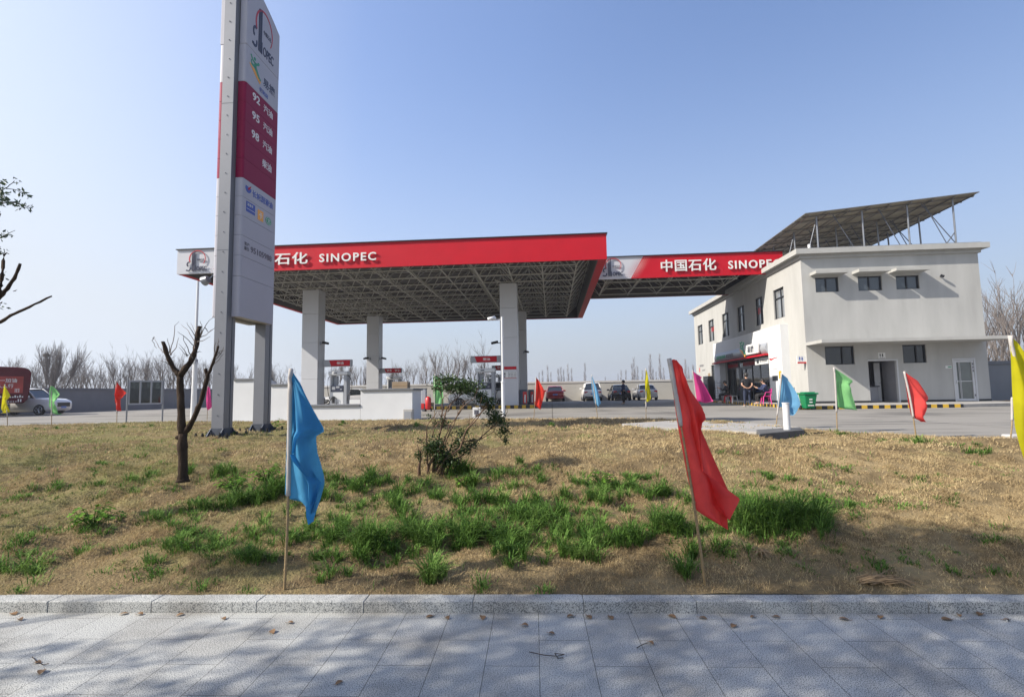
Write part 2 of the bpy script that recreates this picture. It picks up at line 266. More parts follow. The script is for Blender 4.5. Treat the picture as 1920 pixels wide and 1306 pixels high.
# ------------------------------------------------------------------ mesh building
BASE = {}
def tag(o, label=None, cat=None, group=None, kind=None):
    if label: o['label'] = label
    if cat: o['category'] = cat
    if group: o['group'] = group
    if kind: o['kind'] = kind
    return o
def thing(name, label, cat, base, frame='S', group=None, rz=0):
    o = bpy.data.objects.new(name, None); COL.objects.link(o); o.empty_display_size = .2
    base = Vector(base)
    if frame == 'S': o.location = s2w(*base); o.rotation_euler = (0, 0, -TH)
    else: o.location = base; o.rotation_euler = (0, 0, rz)
    BASE[o.name] = base if frame != 'L' else Vector((0, 0, 0))
    return tag(o, label, cat, group)
class MB:
    def __init__(s): s.v = []; s.f = []; s.mi = []; s.cur = 0
    def add(s, v, f):
        k = len(s.v); s.v += [tuple(p) for p in v]; s.f += [tuple(i+k for i in q) for q in f]; s.mi += [s.cur]*len(f); return s
    def box(s, x0, x1, y0, y1, z0, z1):
        if x0 > x1: x0, x1 = x1, x0
        if y0 > y1: y0, y1 = y1, y0
        if z0 > z1: z0, z1 = z1, z0
        return s.add([(x0, y0, z0), (x1, y0, z0), (x1, y1, z0), (x0, y1, z0), (x0, y0, z1), (x1, y0, z1), (x1, y1, z1), (x0, y1, z1)],
                     [(0, 3, 2, 1), (4, 5, 6, 7), (0, 1, 5, 4), (1, 2, 6, 5), (2, 3, 7, 6), (3, 0, 4, 7)])
    def tube(s, pts, r, n=6, cap=True):
        pts = [Vector(p) for p in pts]; rs = r if isinstance(r, (list, tuple)) else [r]*len(pts); V = []; Fc = []
        for i, p in enumerate(pts):
            d = (pts[min(i+1, len(pts)-1)]-pts[max(i-1, 0)])
            if d.length < 1e-9: d = Vector((0, 0, 1))
            d.normalize(); a = d.cross(Vector((0, 0, 1)))
            if a.length < .05: a = d.cross(Vector((1, 0, 0)))
            a.normalize(); b = d.cross(a)
            for k in range(n):
                t = 2*math.pi*k/n; V.append(p+(a*math.cos(t)+b*math.sin(t))*rs[i])
        for i in range(len(pts)-1):
            for k in range(n):
                Fc.append((i*n+k, i*n+(k+1) % n, (i+1)*n+(k+1) % n, (i+1)*n+k))
        if cap and n > 2: Fc += [tuple(range(n-1, -1, -1)), tuple((len(pts)-1)*n+k for k in range(n))]
        return s.add(V, Fc)
    def prism(s, poly, fn, a, b):              # poly in 2D, fn(p, t) -> 3D, between t = a and t = b
        n = len(poly); V = [fn(p, a) for p in poly]+[fn(p, b) for p in poly]
        return s.add(V, [tuple(range(n)), tuple(range(2*n-1, n-1, -1))]+[(i, i+n, (i+1) % n+n, (i+1) % n) for i in range(n)])
    def sphere(s, c, r, sx=1, sy=1, sz=1, n=10, m=7):
        V = [(c[0], c[1], c[2]-r*sz)]; Fc = []
        for j in range(1, m):
            t = math.pi*j/m-math.pi/2
            for i in range(n):
                p = 2*math.pi*i/n; V.append((c[0]+r*sx*math.cos(t)*math.cos(p), c[1]+r*sy*math.cos(t)*math.sin(p), c[2]+r*sz*math.sin(t)))
        V.append((c[0], c[1], c[2]+r*sz)); L = len(V)-1
        for i in range(n): Fc.append((0, 1+(i+1) % n, 1+i)); Fc.append((L, L-n+i, L-n+(i+1) % n))
        for j in range(m-2):
            for i in range(n): a = 1+j*n+i; b = 1+j*n+(i+1) % n; Fc.append((a, b, b+n, a+n))
        return s.add(V, Fc)
    def text(s, txt, o, r, u, w=None, h=None, depth=.01, bold=0, space=1.0):   # fitted in a box: o = lower left corner
        cu = bpy.data.curves.new('t', 'FONT'); cu.body = txt; cu.extrude = depth/2; cu.offset = bold; cu.resolution_u = 3; cu.space_character = space
        ob = bpy.data.objects.new('t', cu); COL.objects.link(ob); bpy.context.view_layer.update()
        me = bpy.data.meshes.new_from_object(ob.evaluated_get(bpy.context.evaluated_depsgraph_get()))
        V = [v.co.copy() for v in me.vertices]; P = [tuple(p.vertices) for p in me.polygons]
        bpy.data.objects.remove(ob); bpy.data.curves.remove(cu); bpy.data.meshes.remove(me)
        if not V: return s
        x0 = min(v.x for v in V); x1 = max(v.x for v in V); y0 = min(v.y for v in V); y1 = max(v.y for v in V)
        o = Vector(o); r = Vector(r).normalized(); u = Vector(u).normalized(); nn = r.cross(u)
        kx = w/(x1-x0) if w else None; ky = h/(y1-y0) if h else None
        if kx is None: kx = ky
        if ky is None: ky = kx
        return s.add([o+r*((v.x-x0)*kx)+u*((v.y-y0)*ky)+nn*(v.z+depth/2) for v in V], P)
    def build(s, name, mt, parent=None, bevel=0, smooth=False, frame='S', base=None, kind=None, label=None, seg=1):
        me = bpy.data.meshes.new(name)
        if parent is not None: b = BASE[parent.name]
        else: b = Vector(base) if base is not None else Vector((0, 0, 0))
        me.from_pydata([(p[0]-b.x, p[1]-b.y, p[2]-b.z) for p in s.v], [], s.f)
        mts = mt if isinstance(mt, list) else [mt]
        for q in mts: me.materials.append(q)
        if len(mts) > 1: me.polygons.foreach_set('material_index', s.mi)
        if bevel:
            bm = bmesh.new(); bm.from_mesh(me); bmesh.ops.remove_doubles(bm, verts=bm.verts, dist=1e-5)
            ed = [e for e in bm.edges if len(e.link_faces) == 2 and e.calc_face_angle(0) > .6]
            bmesh.ops.bevel(bm, geom=ed, offset=bevel, segments=seg, affect='EDGES', profile=.5, clamp_overlap=True); bm.to_mesh(me); bm.free()
        me.validate()
        if smooth: me.shade_smooth()
        me.update()
        o = bpy.data.objects.new(name, me); COL.objects.link(o)
        if parent is not None:
            o.parent = parent; BASE[o.name] = BASE[parent.name]
        elif frame == 'S':
            o.location = s2w(*b); o.rotation_euler = (0, 0, -TH); BASE[o.name] = b
        else: o.location = b; BASE[o.name] = b
        if kind: o['kind'] = kind
        if label: o['label'] = label
        return o
def npmesh(name, V, Fc, mt, kind=None, parent=None):
    me = bpy.data.meshes.new(name); n = len(V); k = Fc.shape[1]; f = len(Fc)
    me.vertices.add(n); me.vertices.foreach_set('co', np.asarray(V, np.float32).ravel())
    me.loops.add(f*k); me.loops.foreach_set('vertex_index', np.asarray(Fc, np.int32).ravel())
    me.polygons.add(f); me.polygons.foreach_set('loop_start', np.arange(f, dtype=np.int32)*k)
    me.update(calc_edges=True); me.materials.append(mt)
    o = bpy.data.objects.new(name, me); COL.objects.link(o)
    if kind: o['kind'] = kind
    if parent: o.parent = parent
    return o
def children(o): return [c for c in bpy.data.objects if c.parent == o]
def dup(o, parent=None, top=True):
    c = o.copy(); COL.objects.link(c)
    if parent: c.parent = parent
    for ch in children(o): dup(ch, c, False)
    return c
XA, YA, ZA = Vector((1, 0, 0)), Vector((0, 1, 0)), Vector((0, 0, 1))

# ================================================================== SETTING
G0 = .55                                        # level of the forecourt
rs = np.random.RandomState(3); NG = rs.rand(256, 256).astype(np.float64)
def vn(x, y, s):
    x = np.asarray(x, float)*s+31.7; y = np.asarray(y, float)*s+17.3; xi = np.floor(x).astype(int); yi = np.floor(y).astype(int); fx = x-xi; fy = y-yi
    fx = fx*fx*(3-2*fx); fy = fy*fy*(3-2*fy); g = lambda a, b: NG[a % 256, b % 256]
    return (g(xi, yi)*(1-fx)+g(xi+1, yi)*fx)*(1-fy)+(g(xi, yi+1)*(1-fx)+g(xi+1, yi+1)*fx)*fy
EX = [-70, -30, -19.1, -13, -3.4, 0, 4.15, 5.6, 6.0, 6.35, 7.81, 9.5, 12, 20]
EY = [18, 18.6, 19.5, 20.2, 18.8, 18.2, 17.1, 15.8, 13.5, 11.2, 8.95, 7.2, 5.4, 4.4]
def seam(x, y):
    x = np.asarray(x, float); y = np.asarray(y, float); xr = x*.98+y*.17+(vn(x, y, 1.1)-.5)*.12; yr = y*.98-x*.17+(vn(x, y, 1.3)-.5)*.12
    row = np.floor(yr/.40); fx = np.abs((xr/.62+row*.37) % 1-.5); fy = np.abs((yr/.40) % 1-.5); return np.clip((np.maximum(fx*.62-.275, fy*.40-.168))/.03, 0, 1)*np.clip((vn(x, y, .9)-.25)*3, 0, 1)
def lawn_y0(x): return 3.815-.041*np.asarray(x, float)
def lawn_y1(x): return np.interp(x, EX, EY)
def lawn_z(x, y, bump=True):
    y0 = lawn_y0(x); ln = np.minimum(4.6, lawn_y1(x)-y0-.4); t = np.clip((y-y0)/ln, 0, 1)
    z = .075+.53*(t*.65+.35*t*t*(3-2*t))
    if bump:
        k = np.clip((y-y0)/.6, 0.15, 1)*np.clip((lawn_y1(x)-y)/1.5, .1, 1)
        z = z+k*((vn(x, y, .8)-.5)*.10+(vn(x, y, 2.4)-.5)*.10+(vn(x, y, 6.5)-.5)*.075+(vn(x, y, 15)-.5)*.03-.02*seam(x, y))
    return z
g = MB(); ys = [(-400, -.12), (3.4, -.12), (4.2, -.06), (8.6, .36), (14, .47), (60, .47), (500, .47), (5000, .47)]
for i in range(len(ys)-1):
    (a, za), (b, zb) = ys[i], ys[i+1]
    g.add([(-5000, a, za), (5000, a, za), (5000, b, zb), (-5000, b, zb)], [(0, 1, 2, 3)])
M['field'] = mat('field_soil', (.20, .18, .12), .95, var=.25, scale=.05, spec=.1)
g.build('ground', M['field'], frame='W', kind='structure')
# forecourt concrete
g = MB(); xs = np.linspace(-75, 45, 121); P = []
for x in xs: P += [w2s((x, float(lawn_y1(x))-.3, G0)), w2s((x, 66, G0))]
g.add(P, [(2*i, 2*i+2, 2*i+3, 2*i+1) for i in range(len(xs)-1)])
g.build('forecourt', M['forecourt'], kind='structure')
# lawn
nx, ny = 300, 190
X = np.concatenate([np.linspace(-70, -8, 80), np.linspace(-7.8, 9, 190), np.linspace(9.3, 20, 30)])
Sg = np.linspace(0, 1, ny)**1.7
XX = np.repeat(X[:, None], ny, 1); YY = lawn_y0(XX)+(lawn_y1(XX)-lawn_y0(XX))*Sg[None, :]
ZZ = lawn_z(XX, YY); ZZ[:, -1] = G0-.02
V = np.stack([XX, YY, ZZ], -1).reshape(-1, 3)
ii = np.arange(len(X)-1)[:, None]*ny+np.arange(ny-1)[None, :]; ii = ii.ravel()
lw = npmesh('lawn', V, np.stack([ii, ii+ny, ii+ny+1, ii+1], 1), M['lawn'], 'structure'); lw.data.shade_smooth()
# pavement and kerb, on their own axes
KR = -.041
def kobj(mb, name, mt, bevel=0):
    o = mb.build(name, mt, frame='W', kind='structure', bevel=bevel); o.rotation_euler = (0, 0, KR); return o
g = MB().box(-40, 40, -14, 3.69, -.1, 0); kobj(g, 'pavement', M['pave'])
g = MB(); x = -.45-.76*40
while x < 30: g.box(x+.0015, x+.7585, 3.692+rnd.uniform(-.002, .002), 3.825, -.06, .075); x += .76
kobj(g, 'kerb', M['granite'], bevel=.004)
# concrete pad in the lawn and its block
pad = [gp(*q, .61) for q in ((1166, 797), (1260, 791), (1440, 797), (1500, 804), (1425, 814), (1318, 807), (1200, 803))]
g = MB().prism([(p.x, p.y) for p in pad], lambda p, t: (p[0], p[1], t), .5, .655); g.build('concrete_strip', M['concrete'], frame='W', kind='structure')
blk = [gp(*q, .70) for q in ((1424, 813), (1464, 809), (1508, 805), (1500, 800), (1418, 805))]
g = MB().prism([(p.x, p.y) for p in blk], lambda p, t: (p[0], p[1], t), .45, .70)
t = thing('concrete_block', 'dark weathered concrete kerb block under the white post at the lawn edge', 'concrete block', gp(1464, 812, .5), 'W'); g.build('block', M['concrete_dark'], t, bevel=.01)
# faint white marking on the forecourt
g = MB(); a, b = gp(1640, 786, G0), gp(1960, 801, G0); n = Vector((-(b-a).y, (b-a).x, 0)).normalized()*.05
g.add([a-n+ZA*.004, b-n+ZA*.004, b+n+ZA*.004, a+n+ZA*.004], [(0, 1, 2, 3)]); g.build('road_marking', M['concrete'], frame='W', kind='structure')

# ------------------------------------------------------------------ boundary walls
def bwall(name, label, a, b, z1, thick, mw, mc, over=.06):
    a = Vector(a); b = Vector(b); d = (b-a); L = d.length; ang = math.atan2(d.y, d.x)
    t = thing(name, label, 'wall', (a.x, a.y, .45), 'W', rz=ang); BASE[t.name] = Vector((0, 0, .45))
    MB().box(0, L, 0, thick, .45, z1-.2).build('wall', mw, t)
    MB().box(-.02, L+.02, -over, thick+over, z1-.2, z1).build('coping', mc, t, bevel=.01)
    return t
cL = Vector((-30.5, 61.5, 0))
bwall('boundary_wall', 'long grey boundary wall in shade behind the white SUV on the left', cL+Vector((.1, 0, 0)), (-36.8, 32, 0), 2.44, .25, M['grey_plaster'], M['grey_coping'])
bwall('boundary_wall', 'pale beige boundary wall with light coping behind the row of parked cars', (-30.5, 61.8, 0), (27, 55.6, 0), 2.68, .25, M['beige_wall'], M['coping'])
a = s2w(22.8, 31.5); b = s2w(60, 31.5)
bwall('boundary_wall', 'dark slate boundary wall right of the two storey building', (a.x, a.y, 0), (b.x, b.y, 0), 2.86, .3, M['grey_plaster'], M['grey_coping'])

# ------------------------------------------------------------------ canopy
def marks(mb_ink, mb_red, o, r, u, w_, h_, d=.02):
    """company emblem: ring, tall bars, S and letters; o lower left corner"""
    o = Vector(o); r = Vector(r); u = Vector(u); n = r.cross(u)
    def P(x, y, t=0): return o+r*(x*w_)+u*(y*h_)+n*t
    cx, cy, ra = .53, .60, .38
    def arc(mb, a0, a1, rr, wd0, wd1, N=26, cx=cx, cy=cy, fx=1, fy=1):
        pr = []
        for i in range(N+1):
            a = math.radians(a0+(a1-a0)*i/N); wd = wd0+(wd1-wd0)*i/N
            pr.append((cx+(rr+wd/2)*math.cos(a)*fx, cy+(rr+wd/2)*math.sin(a)*fy, cx+(rr-wd/2)*math.cos(a)*fx, cy+(rr-wd/2)*math.sin(a)*fy))
        for q0, q1 in zip(pr, pr[1:]):
            V = [P(q0[0], q0[1], d), P(q1[0], q1[1], d), P(q1[2], q1[3], d), P(q0[2], q0[3], d)]
            V += [P(q0[0], q0[1]), P(q1[0], q1[1]), P(q1[2], q1[3]), P(q0[2], q0[3])]
            mb.add(V, [(0, 1, 2, 3), (0, 4, 5, 1), (2, 6, 7, 3)])
    arc(mb_red, -38, 205, ra, .022, .05)
    def bar(x0, x1, y0, y1):
        V = [P(x0, y0), P(x1, y0), P(x1, y1), P(x0, y1), P(x0, y0, d), P(x1, y0, d), P(x1, y1, d), P(x0, y1, d)]
        mb_ink.add(V, [(4, 5, 6, 7), (0, 1, 5, 4), (1, 2, 6, 5), (2, 3, 7, 6), (3, 0, 4, 7)])
    bar(.27, .285, .02, .93); bar(.305, .33, .02, .955); bar(.352, .368, .02, .965); bar(.388, .42, .02, .975); bar(.428, .448, .02, .28)
    arc(mb_ink, 60, 215, .085, .045, .05, 12, .13, .34, 1, 1.2); arc(mb_ink, 30, -150, .09, .05, .05, 12, .11, .135, 1, 1.1)
    bar(.045, .10, .24, .30); bar(.0, .06, .03, .08)
    mb_ink.text('OPEC', P(.49, .03), r, u, .50*w_, .21*h_, d, .012)
    mb_ink.text('中国石化', P(.50, .50), r, u, .36*w_, .10*h_, d*.6)
def fascia_dots(mb_w, mb_r, x0b, x0t, z0, z1, y):
    for j in range(10):
        f = (j+.5)/10; z = z0+(z1-z0)*f; xb = x0b+(x0t-x0b)*f
        for k in range(4):
            sz = .048*(1-k*.22)*(1-.55*abs(f-.5)*1.6); dx = .11+.13*k
            for mb, q in ((mb_r, -1), (mb_w, 1)):
                cx = xb+q*dx; mb.prism([(cx-sz, z-sz*.7), (cx+sz*.6, z-sz*.7), (cx+sz, z+sz*.7), (cx-sz*.6, z+sz*.7)], lambda p, t: (p[0], y-t, p[1]), 0, .006)
ZB, ZT = 8.55, 9.94
def truss(mb, x0, x1, y0, y1, nx, ny, zb=ZB+.06, zt=ZT-.25, r=.042):
    dx = (x1-x0)/nx; dy = (y1-y0)/ny
    B = [[Vector((x0+dx*(i+.5), y0+dy*(j+.5), zb)) for j in range(ny)] for i in range(nx)]
    T = [[Vector((x0+dx*i, y0+dy*j, zt)) for j in range(ny+1)] for i in range(nx+1)]
    for i in range(nx):
        for j in range(ny):
            if i+1 < nx: mb.tube([B[i][j], B[i+1][j]], r, 5, False)
            if j+1 < ny: mb.tube([B[i][j], B[i][j+1]], r, 5, False)
            for a in (0, 1):
                for b in (0, 1): mb.tube([B[i][j], T[i+a][j+b]], r*.78, 4, False)
            mb.sphere(B[i][j], .085, n=6, m=4)
    for i in range(nx+1):
        for j in range(ny+1):
            if i < nx: mb.tube([T[i][j], T[i+1][j]], r*.8, 4, False)
            if j < ny: mb.tube([T[i][j], T[i][j+1]], r*.8, 4, False)
cx0, cx1, cy0, cy1 = -21.18, 3.10, 27.58, 49.85
can = thing('canopy', 'large fuel station canopy with red front fascia and white space frame underneath', 'canopy', ((cx0+cx1)/2, 38.7, G0))
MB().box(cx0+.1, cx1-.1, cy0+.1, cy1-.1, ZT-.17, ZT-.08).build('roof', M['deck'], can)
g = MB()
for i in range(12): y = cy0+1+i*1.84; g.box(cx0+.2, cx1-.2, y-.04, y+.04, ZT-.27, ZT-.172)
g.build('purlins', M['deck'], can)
g = MB(); truss(g, cx0+.5, cx1-.6, cy0+.25, cy1-.35, 12, 11); tr = g.build('space_frame', M['truss'], can)
xb, xt = -18.75, -17.9
g = MB()
g.prism([(xb, ZB), (cx1, ZB), (cx1, ZT), (xt, ZT)], lambda p, t: (p[0], cy0+t, p[1]), 0, .12)
g.box(cx1-.45, cx1, cy0+.122, cy1-.122, ZB, ZT); g.box(cx0, cx0+.3, cy0+.122, cy1-.122, ZB, ZT); g.box(cx0, cx1, cy1-.12, cy1, ZB, ZT)
g.build('red_fascia', M['red'], can)
g = MB().box(cx0+.302, cx1-.452, cy1-.16, cy1-.122, ZB+.05, ZT-.1).box(cx1-.50, cx1-.452, cy0+.15, cy1-.162, ZB+.01, ZT-.1).box(cx0+.302, cx0+.34, cy0+.15, cy1-.162, ZB+.03, ZT-.1).box(cx0+.342, cx1-.502, cy0+.122, cy0+.15, ZB+.03, ZT-.1); g.build('fascia_shade_liner', M['deck'], can)  # dark sheets stand in for shadow on the fascia's inner faces
g = MB().prism([(cx0, ZB), (xb-.003, ZB), (xt-.003, ZT), (cx0, ZT)], lambda p, t: (p[0], cy0+t, p[1]), 0, .12); g.build('white_fascia', M['white_panel'], can)
g = MB().box(cx0-.06, cx1+.06, cy0-.08, cy0+.2, ZT+.002, ZT+.05); g.box(cx1-.3, cx1+.06, cy0+.2, cy1+.06, ZT+.002, ZT+.05); g.box(cx0-.06, cx0+.3, cy0+.2, cy1+.06, ZT+.002, ZT+.05)
g.build('edge_flashing', M['black'], can)
Z3 = 8.86
g = MB(); g.text('中国石化', (-17.25, cy0-.05, 8.86), XA, ZA, 3.82, .68, .05, .014, 1.06); g.build('lettering', M['letter'], can); g = MB(); g.text('SINOPEC', (-12.76, cy0-.05, 8.92), XA, ZA, 3.24, .47, .05, .018, 1.22); g.build('lettering', M['letter'], can)
gi, gr = MB(), MB(); marks(gi, gr, (-20.58, cy0-.05, 8.66), XA, ZA, 1.24, 1.22, .03)
gi.build('emblem_letters', M['ink'], can); gr.build('emblem_ring', M['logo_red'], can)
gw, gr = MB(), MB(); fascia_dots(gw, gr, xb, xt, ZB+.05, ZT-.05, cy0-.001); gw.build('dot_pattern', M['letter'], can); gr.build('dot_pattern', M['red'], can)
# link canopy towards the building
kx0, kx1, ky0, ky1 = 3.12, 14.4, 32.65, 39.6
lk = thing('link_canopy', 'narrow red and white canopy joining the main canopy to the building', 'canopy', (8.5, 36, G0))
MB().box(kx0-.4, kx1-.05, ky0+.1, ky1-.1, ZT-.17, ZT-.08).build('roof', M['deck'], lk)
g = MB(); truss(g, kx0-.5, kx1-1.4, ky0+.1, ky1-.2, 5, 3); g.build('space_frame', M['truss'], lk)
xb, xt = 5.12, 5.93
MB().prism([(xb, ZB), (kx1, ZB), (kx1, ZT), (xt, ZT)], lambda p, t: (p[0], ky0+t, p[1]), 0, .12).box(kx0, kx1, ky1-.12, ky1, ZB, ZT).box(kx1-.12, kx1, ky0+.122, ky1-.122, ZB, ZT).build('red_fascia', M['red'], lk)
MB().prism([(kx0, ZB), (xb-.003, ZB), (xt-.003, ZT), (kx0, ZT)], lambda p, t: (p[0], ky0+t, p[1]), 0, .12).build('white_fascia', M['white_panel'], lk)
MB().box(kx0, kx1+.06, ky0-.08, ky0+.2, ZT+.002, ZT+.05).build('edge_flashing', M['black'], lk)
MB().box(kx0, kx1-.122, ky1-.16, ky1-.122, ZB+.005, ZT-.1).box(kx1-.16, kx1-.122, ky0+.15, ky1-.162, ZB+.02, ZT-.1).box(kx0, kx1-.162, ky0+.122, ky0+.15, ZB+.02, ZT-.1).build('fascia_shade_liner', M['deck'], lk)  # last boxes: dark sheets painting shade inside the link fascia
g = MB(); g.text('中国石化', (6.98, ky0-.05, 8.88), XA, ZA, 3.38, .76, .05, .014, 1.06); g.build('lettering', M['letter'], lk); g = MB(); g.text('SINOPEC', (11.09, ky0-.05, 8.92), XA, ZA, 3.14, .52, .05, .018, 1.22); g.build('lettering', M['letter'], lk)
gi, gr = MB(), MB(); marks(gi, gr, (3.36, ky0-.05, 8.70), XA, ZA, 1.28, 1.18, .03); gi.build('emblem_letters', M['ink'], lk); gr.build('emblem_ring', M['logo_red'], lk)
gw, gr = MB(), MB(); fascia_dots(gw, gr, xb, xt, ZB+.05, ZT-.05, ky0-.001); gw.build('dot_pattern', M['letter'], lk); gr.build('dot_pattern', M['red'], lk)
# columns
cl = [(-16.3, 32.75, 'square white canopy column behind the low white wall, nearest the pylon', True), (-3.2, 32.65, 'broad white canopy column with a small red and white notice, near the middle', True),
      (-16.25, 44.6, 'rear left canopy column behind the right end of the white wall', False), (-3.2, 44.4, 'rear canopy column half hidden behind the broad column with the notice', False)]
cols = []
for x, y, lb, near in cl:
    t = thing('canopy_column', lb, 'column', (x+.55, y+.5, G0), group='white columns carrying the canopy'); cols.append(t)
    g = MB()
    for z0, z1 in ((.68, 2.6), (2.606, 5.0), (5.006, 6.9), (6.906, 8.5)): g.box(x, x+1.1, y, y+1.05, z0, z1)
    g.build('cladding', M['column'], t, bevel=.012)
    g = MB()
    for a in (-.8, .8):
        for b in (-.8, .8): g.tube([(x+.55, y+.52, 8.45), (x+.55+a, y+.52+b, 8.68)], .05, 6)
    g.build('bearing', M['truss'], t)
t = cols[1]
MB().box(-3.1, -2.2, 32.635, 32.648, 2.42, 2.86).build('notice_board', M['letter'], t)
g = MB().box(-3.1, -2.2, 32.625, 32.633, 2.98, 3.16); g.box(-3.1, -2.2, 32.628, 32.634, 2.42, 2.45); g.build('notice_header', M['red'], t)
g = MB()
for i in range(4):
    for k in range(6): x = -2.72+k*.085+rnd.uniform(-.01, .01); g.box(x, x+.055, 32.628, 32.634, 2.50+i*.09, 2.54+i*.09)
g.box(-3.0, -2.9, 32.628, 32.634, 2.62, 2.78); g.box(-3.0, -2.9, 32.628, 32.634, 2.48, 2.58); g.build('notice_writing', M['grey_ink'], t)
# pump islands
def stripe_line(mb, a, b, z0, z1, th, w_=.24, both=False):
    a = Vector(a); b = Vector(b); d = b-a; L = d.length; d.normalize(); n = Vector((-d.y, d.x)); k = 0; s_ = 0
    while s_ < L-1e-3:
        e = min(L, s_+w_); mb.cur = k % 2; p = [a+d*s_, a+d*e, a+d*e+n*th, a+d*s_+n*th]
        mb.prism([(q.x, q.y) for q in p], lambda q, t: (q[0], q[1], t), z0, z1); s_ = e; k += 1
    mb.cur = 0
def island(x0, x1, y0, y1, lb):
    t = thing('pump_island', lb, 'pump island', ((x0+x1)/2, (y0+y1)/2, G0), group='kerbed pump islands')
    MB().box(x0+.1, x1-.1, y0+.1, y1-.1, G0-.02, G0+.19).build('island_top', M['concrete'], t)
    g = MB(); stripe_line(g, (x0, y0), (x1, y0), G0-.02, G0+.2, .1); stripe_line(g, (x1, y0+.1), (x1, y1), G0-.02, G0+.2, .1)
    stripe_line(g, (x1, y1), (x0, y1), G0-.02, G0+.2, -.1); stripe_line(g, (x0, y1-.1), (x0, y0+.1), G0-.02, G0+.2, .1)
    g.build('striped_kerb', [M['yellow'], M['black']], t)
island(-7.6, -.75, 31.8, 34.6, 'pump island with yellow and black kerb under the broad column with the notice')
island(-17.3, -10.6, 32.0, 34.8, 'pump island behind the low white wall beside the pylon')
island(-7.6, -.9, 43.8, 46.2, 'far pump island behind the broad column with the notice')
island(-17.3, -10.6, 43.9, 46.3, 'far pump island behind the rear left canopy column')

# ------------------------------------------------------------------ pylon sign
py = thing('pylon_sign', 'tall grey and white price pylon with magenta rows standing on the lawn', 'pylon sign', (-7.51, 12.1, .6))
for y in (11.22, 12.85):
    g = MB(); x0, x1 = -7.66, -7.37
    pt_ = 11.75 if y < 12 else 11.1; g.box(x0, x1, y, y+.20, .81, pt_); g.box(x0+.02, x1-.02, y+.202, y+.235, .81, pt_); g.box(x0, x1, y+.237, y+.34, .81, pt_)
    po = g.build('post', M['post'], py, bevel=.006)
    g = MB(); cx, cy = -7.515, y+.17
    g.box(cx-.42, cx+.42, cy-.42, cy+.42, .58, .61)
    for sx in (-.145, .145):
        for sy in (-1, 1): g.prism([(.17, .81), (.17, .61), (.36, .61), (.18, .81)], lambda p, t, sx=sx, sy=sy: (cx+sx+t, cy+sy*p[0], p[1]), -.008, .008)
    for sy in (-.15, .15):
        for sx in (-1, 1): g.prism([(.145, .81), (.145, .61), (.34, .61), (.155, .81)], lambda p, t, sx=sx, sy=sy: (cx+sx*p[0], cy+sy+t, p[1]), -.008, .008)
    g.box(cx-.155, cx+.155, cy-.175, cy+.175, .61, .815)
    g.prism([(-.3, .61), (.3, .61), (.16, .8), (-.16, .8)], lambda p, t: (cx+p[0], cy+t, p[1]), -.185, -.178)
    g.prism([(-.3, .61), (.3, .61), (.17, .8), (-.17, .8)], lambda p, t: (cx+t, cy+p[0], p[1]), .150, .158)
    bp = g.build('base_plate', M['base_steel'], py)
    for a, b in ((-.36, -.36), (0, -.37), (.36, -.36), (.37, 0), (.36, .36), (-.36, .36), (-.37, 0), (0, .37), (.2, -.37), (-.2, -.37)):
        MB().tube([(cx+a, cy+b, .60), (cx+a, cy+b, .70), (cx+a, cy+b, .701), (cx+a, cy+b, .73)], [.03, .03, .018, .018], 8).build('anchor_bolt', M['black'], bp)
g = MB(); z = 1.1
while z < 11.8: g.tube([(-7.51+rnd.uniform(-.01, .01), 11.221, z), (-7.51, 11.205, z)], .011, 6); z += .47
for z in (4.9, 8.45): g.box(-7.662, -7.368, 11.216, 11.22, z, z+.006)
g.build('rivets', M['base_steel'], py)
rows = [(3.36, 4.32, 0), (4.32, 4.81, 0), (4.81, 5.30, 0), (5.30, 5.77, 0), (5.77, 6.23, 0), (6.23, 6.69, 0), (6.69, 7.17, 1), (7.17, 7.65, 1), (7.65, 8.12, 1), (8.12, 8.59, 1), (8.59, 9.08, 1), (9.08, 10.03, 0)]
def shell(xi, xo):                              # rounded long box in plan between the posts' side xi and the face xo
    s_ = 1 if xo > xi else -1; y0, y1 = 11.37, 12.87; r = .06
    pl = [(xi, y0)]+[(xo-s_*r+s_*r*math.sin(a), y0+r-r*math.cos(a)) for a in [i*math.pi/10 for i in range(6)]]+[(xo-s_*r*.4+s_*r*.4*math.cos(a), y1-r*.4+r*.4*math.sin(a)) for a in [i*math.pi/10 for i in range(6)]]+[(xi, y1)]
    return pl
for xi, xo in ((-7.36, -7.18), (-7.67, -7.85)):
    pl = shell(xi, xo)
    for z0, z1, rd in rows:
        MB().prism(pl, lambda p, t: (p[0], p[1], t), z0+.004, z1-.004).build('sign_panel', M['sign_red'] if rd else M['sign_white'], py)
    g = MB(); n = len(pl); V = []
    def ztop(y): return 11.29+.62*(1-max(0, (y-11.3)/1.57)**1.8)*.9
    for q in pl: V.append((q[0], q[1], 10.034))
    for q in pl: V.append((q[0], q[1], ztop(q[1])))
    # top panel subdivided along its length for the curved edge
    ys_ = np.linspace(11.43, 12.83, 9); poly = [(11.37, 10.034)]+[(12.87, 10.034)]+[(12.87, ztop(12.87))]+[(y, ztop(y)) for y in ys_[::-1]]+[(11.37, ztop(11.4))]
    g.prism(poly, lambda p, t: (t, p[0], p[1]), min(xi, xo), max(xi, xo)); g.build('sign_panel', M['sign_white'], py, bevel=.012)
MB().box(-7.67, -7.36, 11.6, 12.84, 3.38, 3.42).box(-7.66, -7.37, 11.6, 12.84, 3.42, 11.2).build('sign_core', M['grey_coping'], py)
PX = -7.18
def ptxt(s, y0, y1, z0, z1, mt, name='lettering', bold=.015):
    MB().text(s, (PX+.001, y0, z0), YA, ZA, y1-y0, z1-z0, .004, bold).build(name, mt, py)
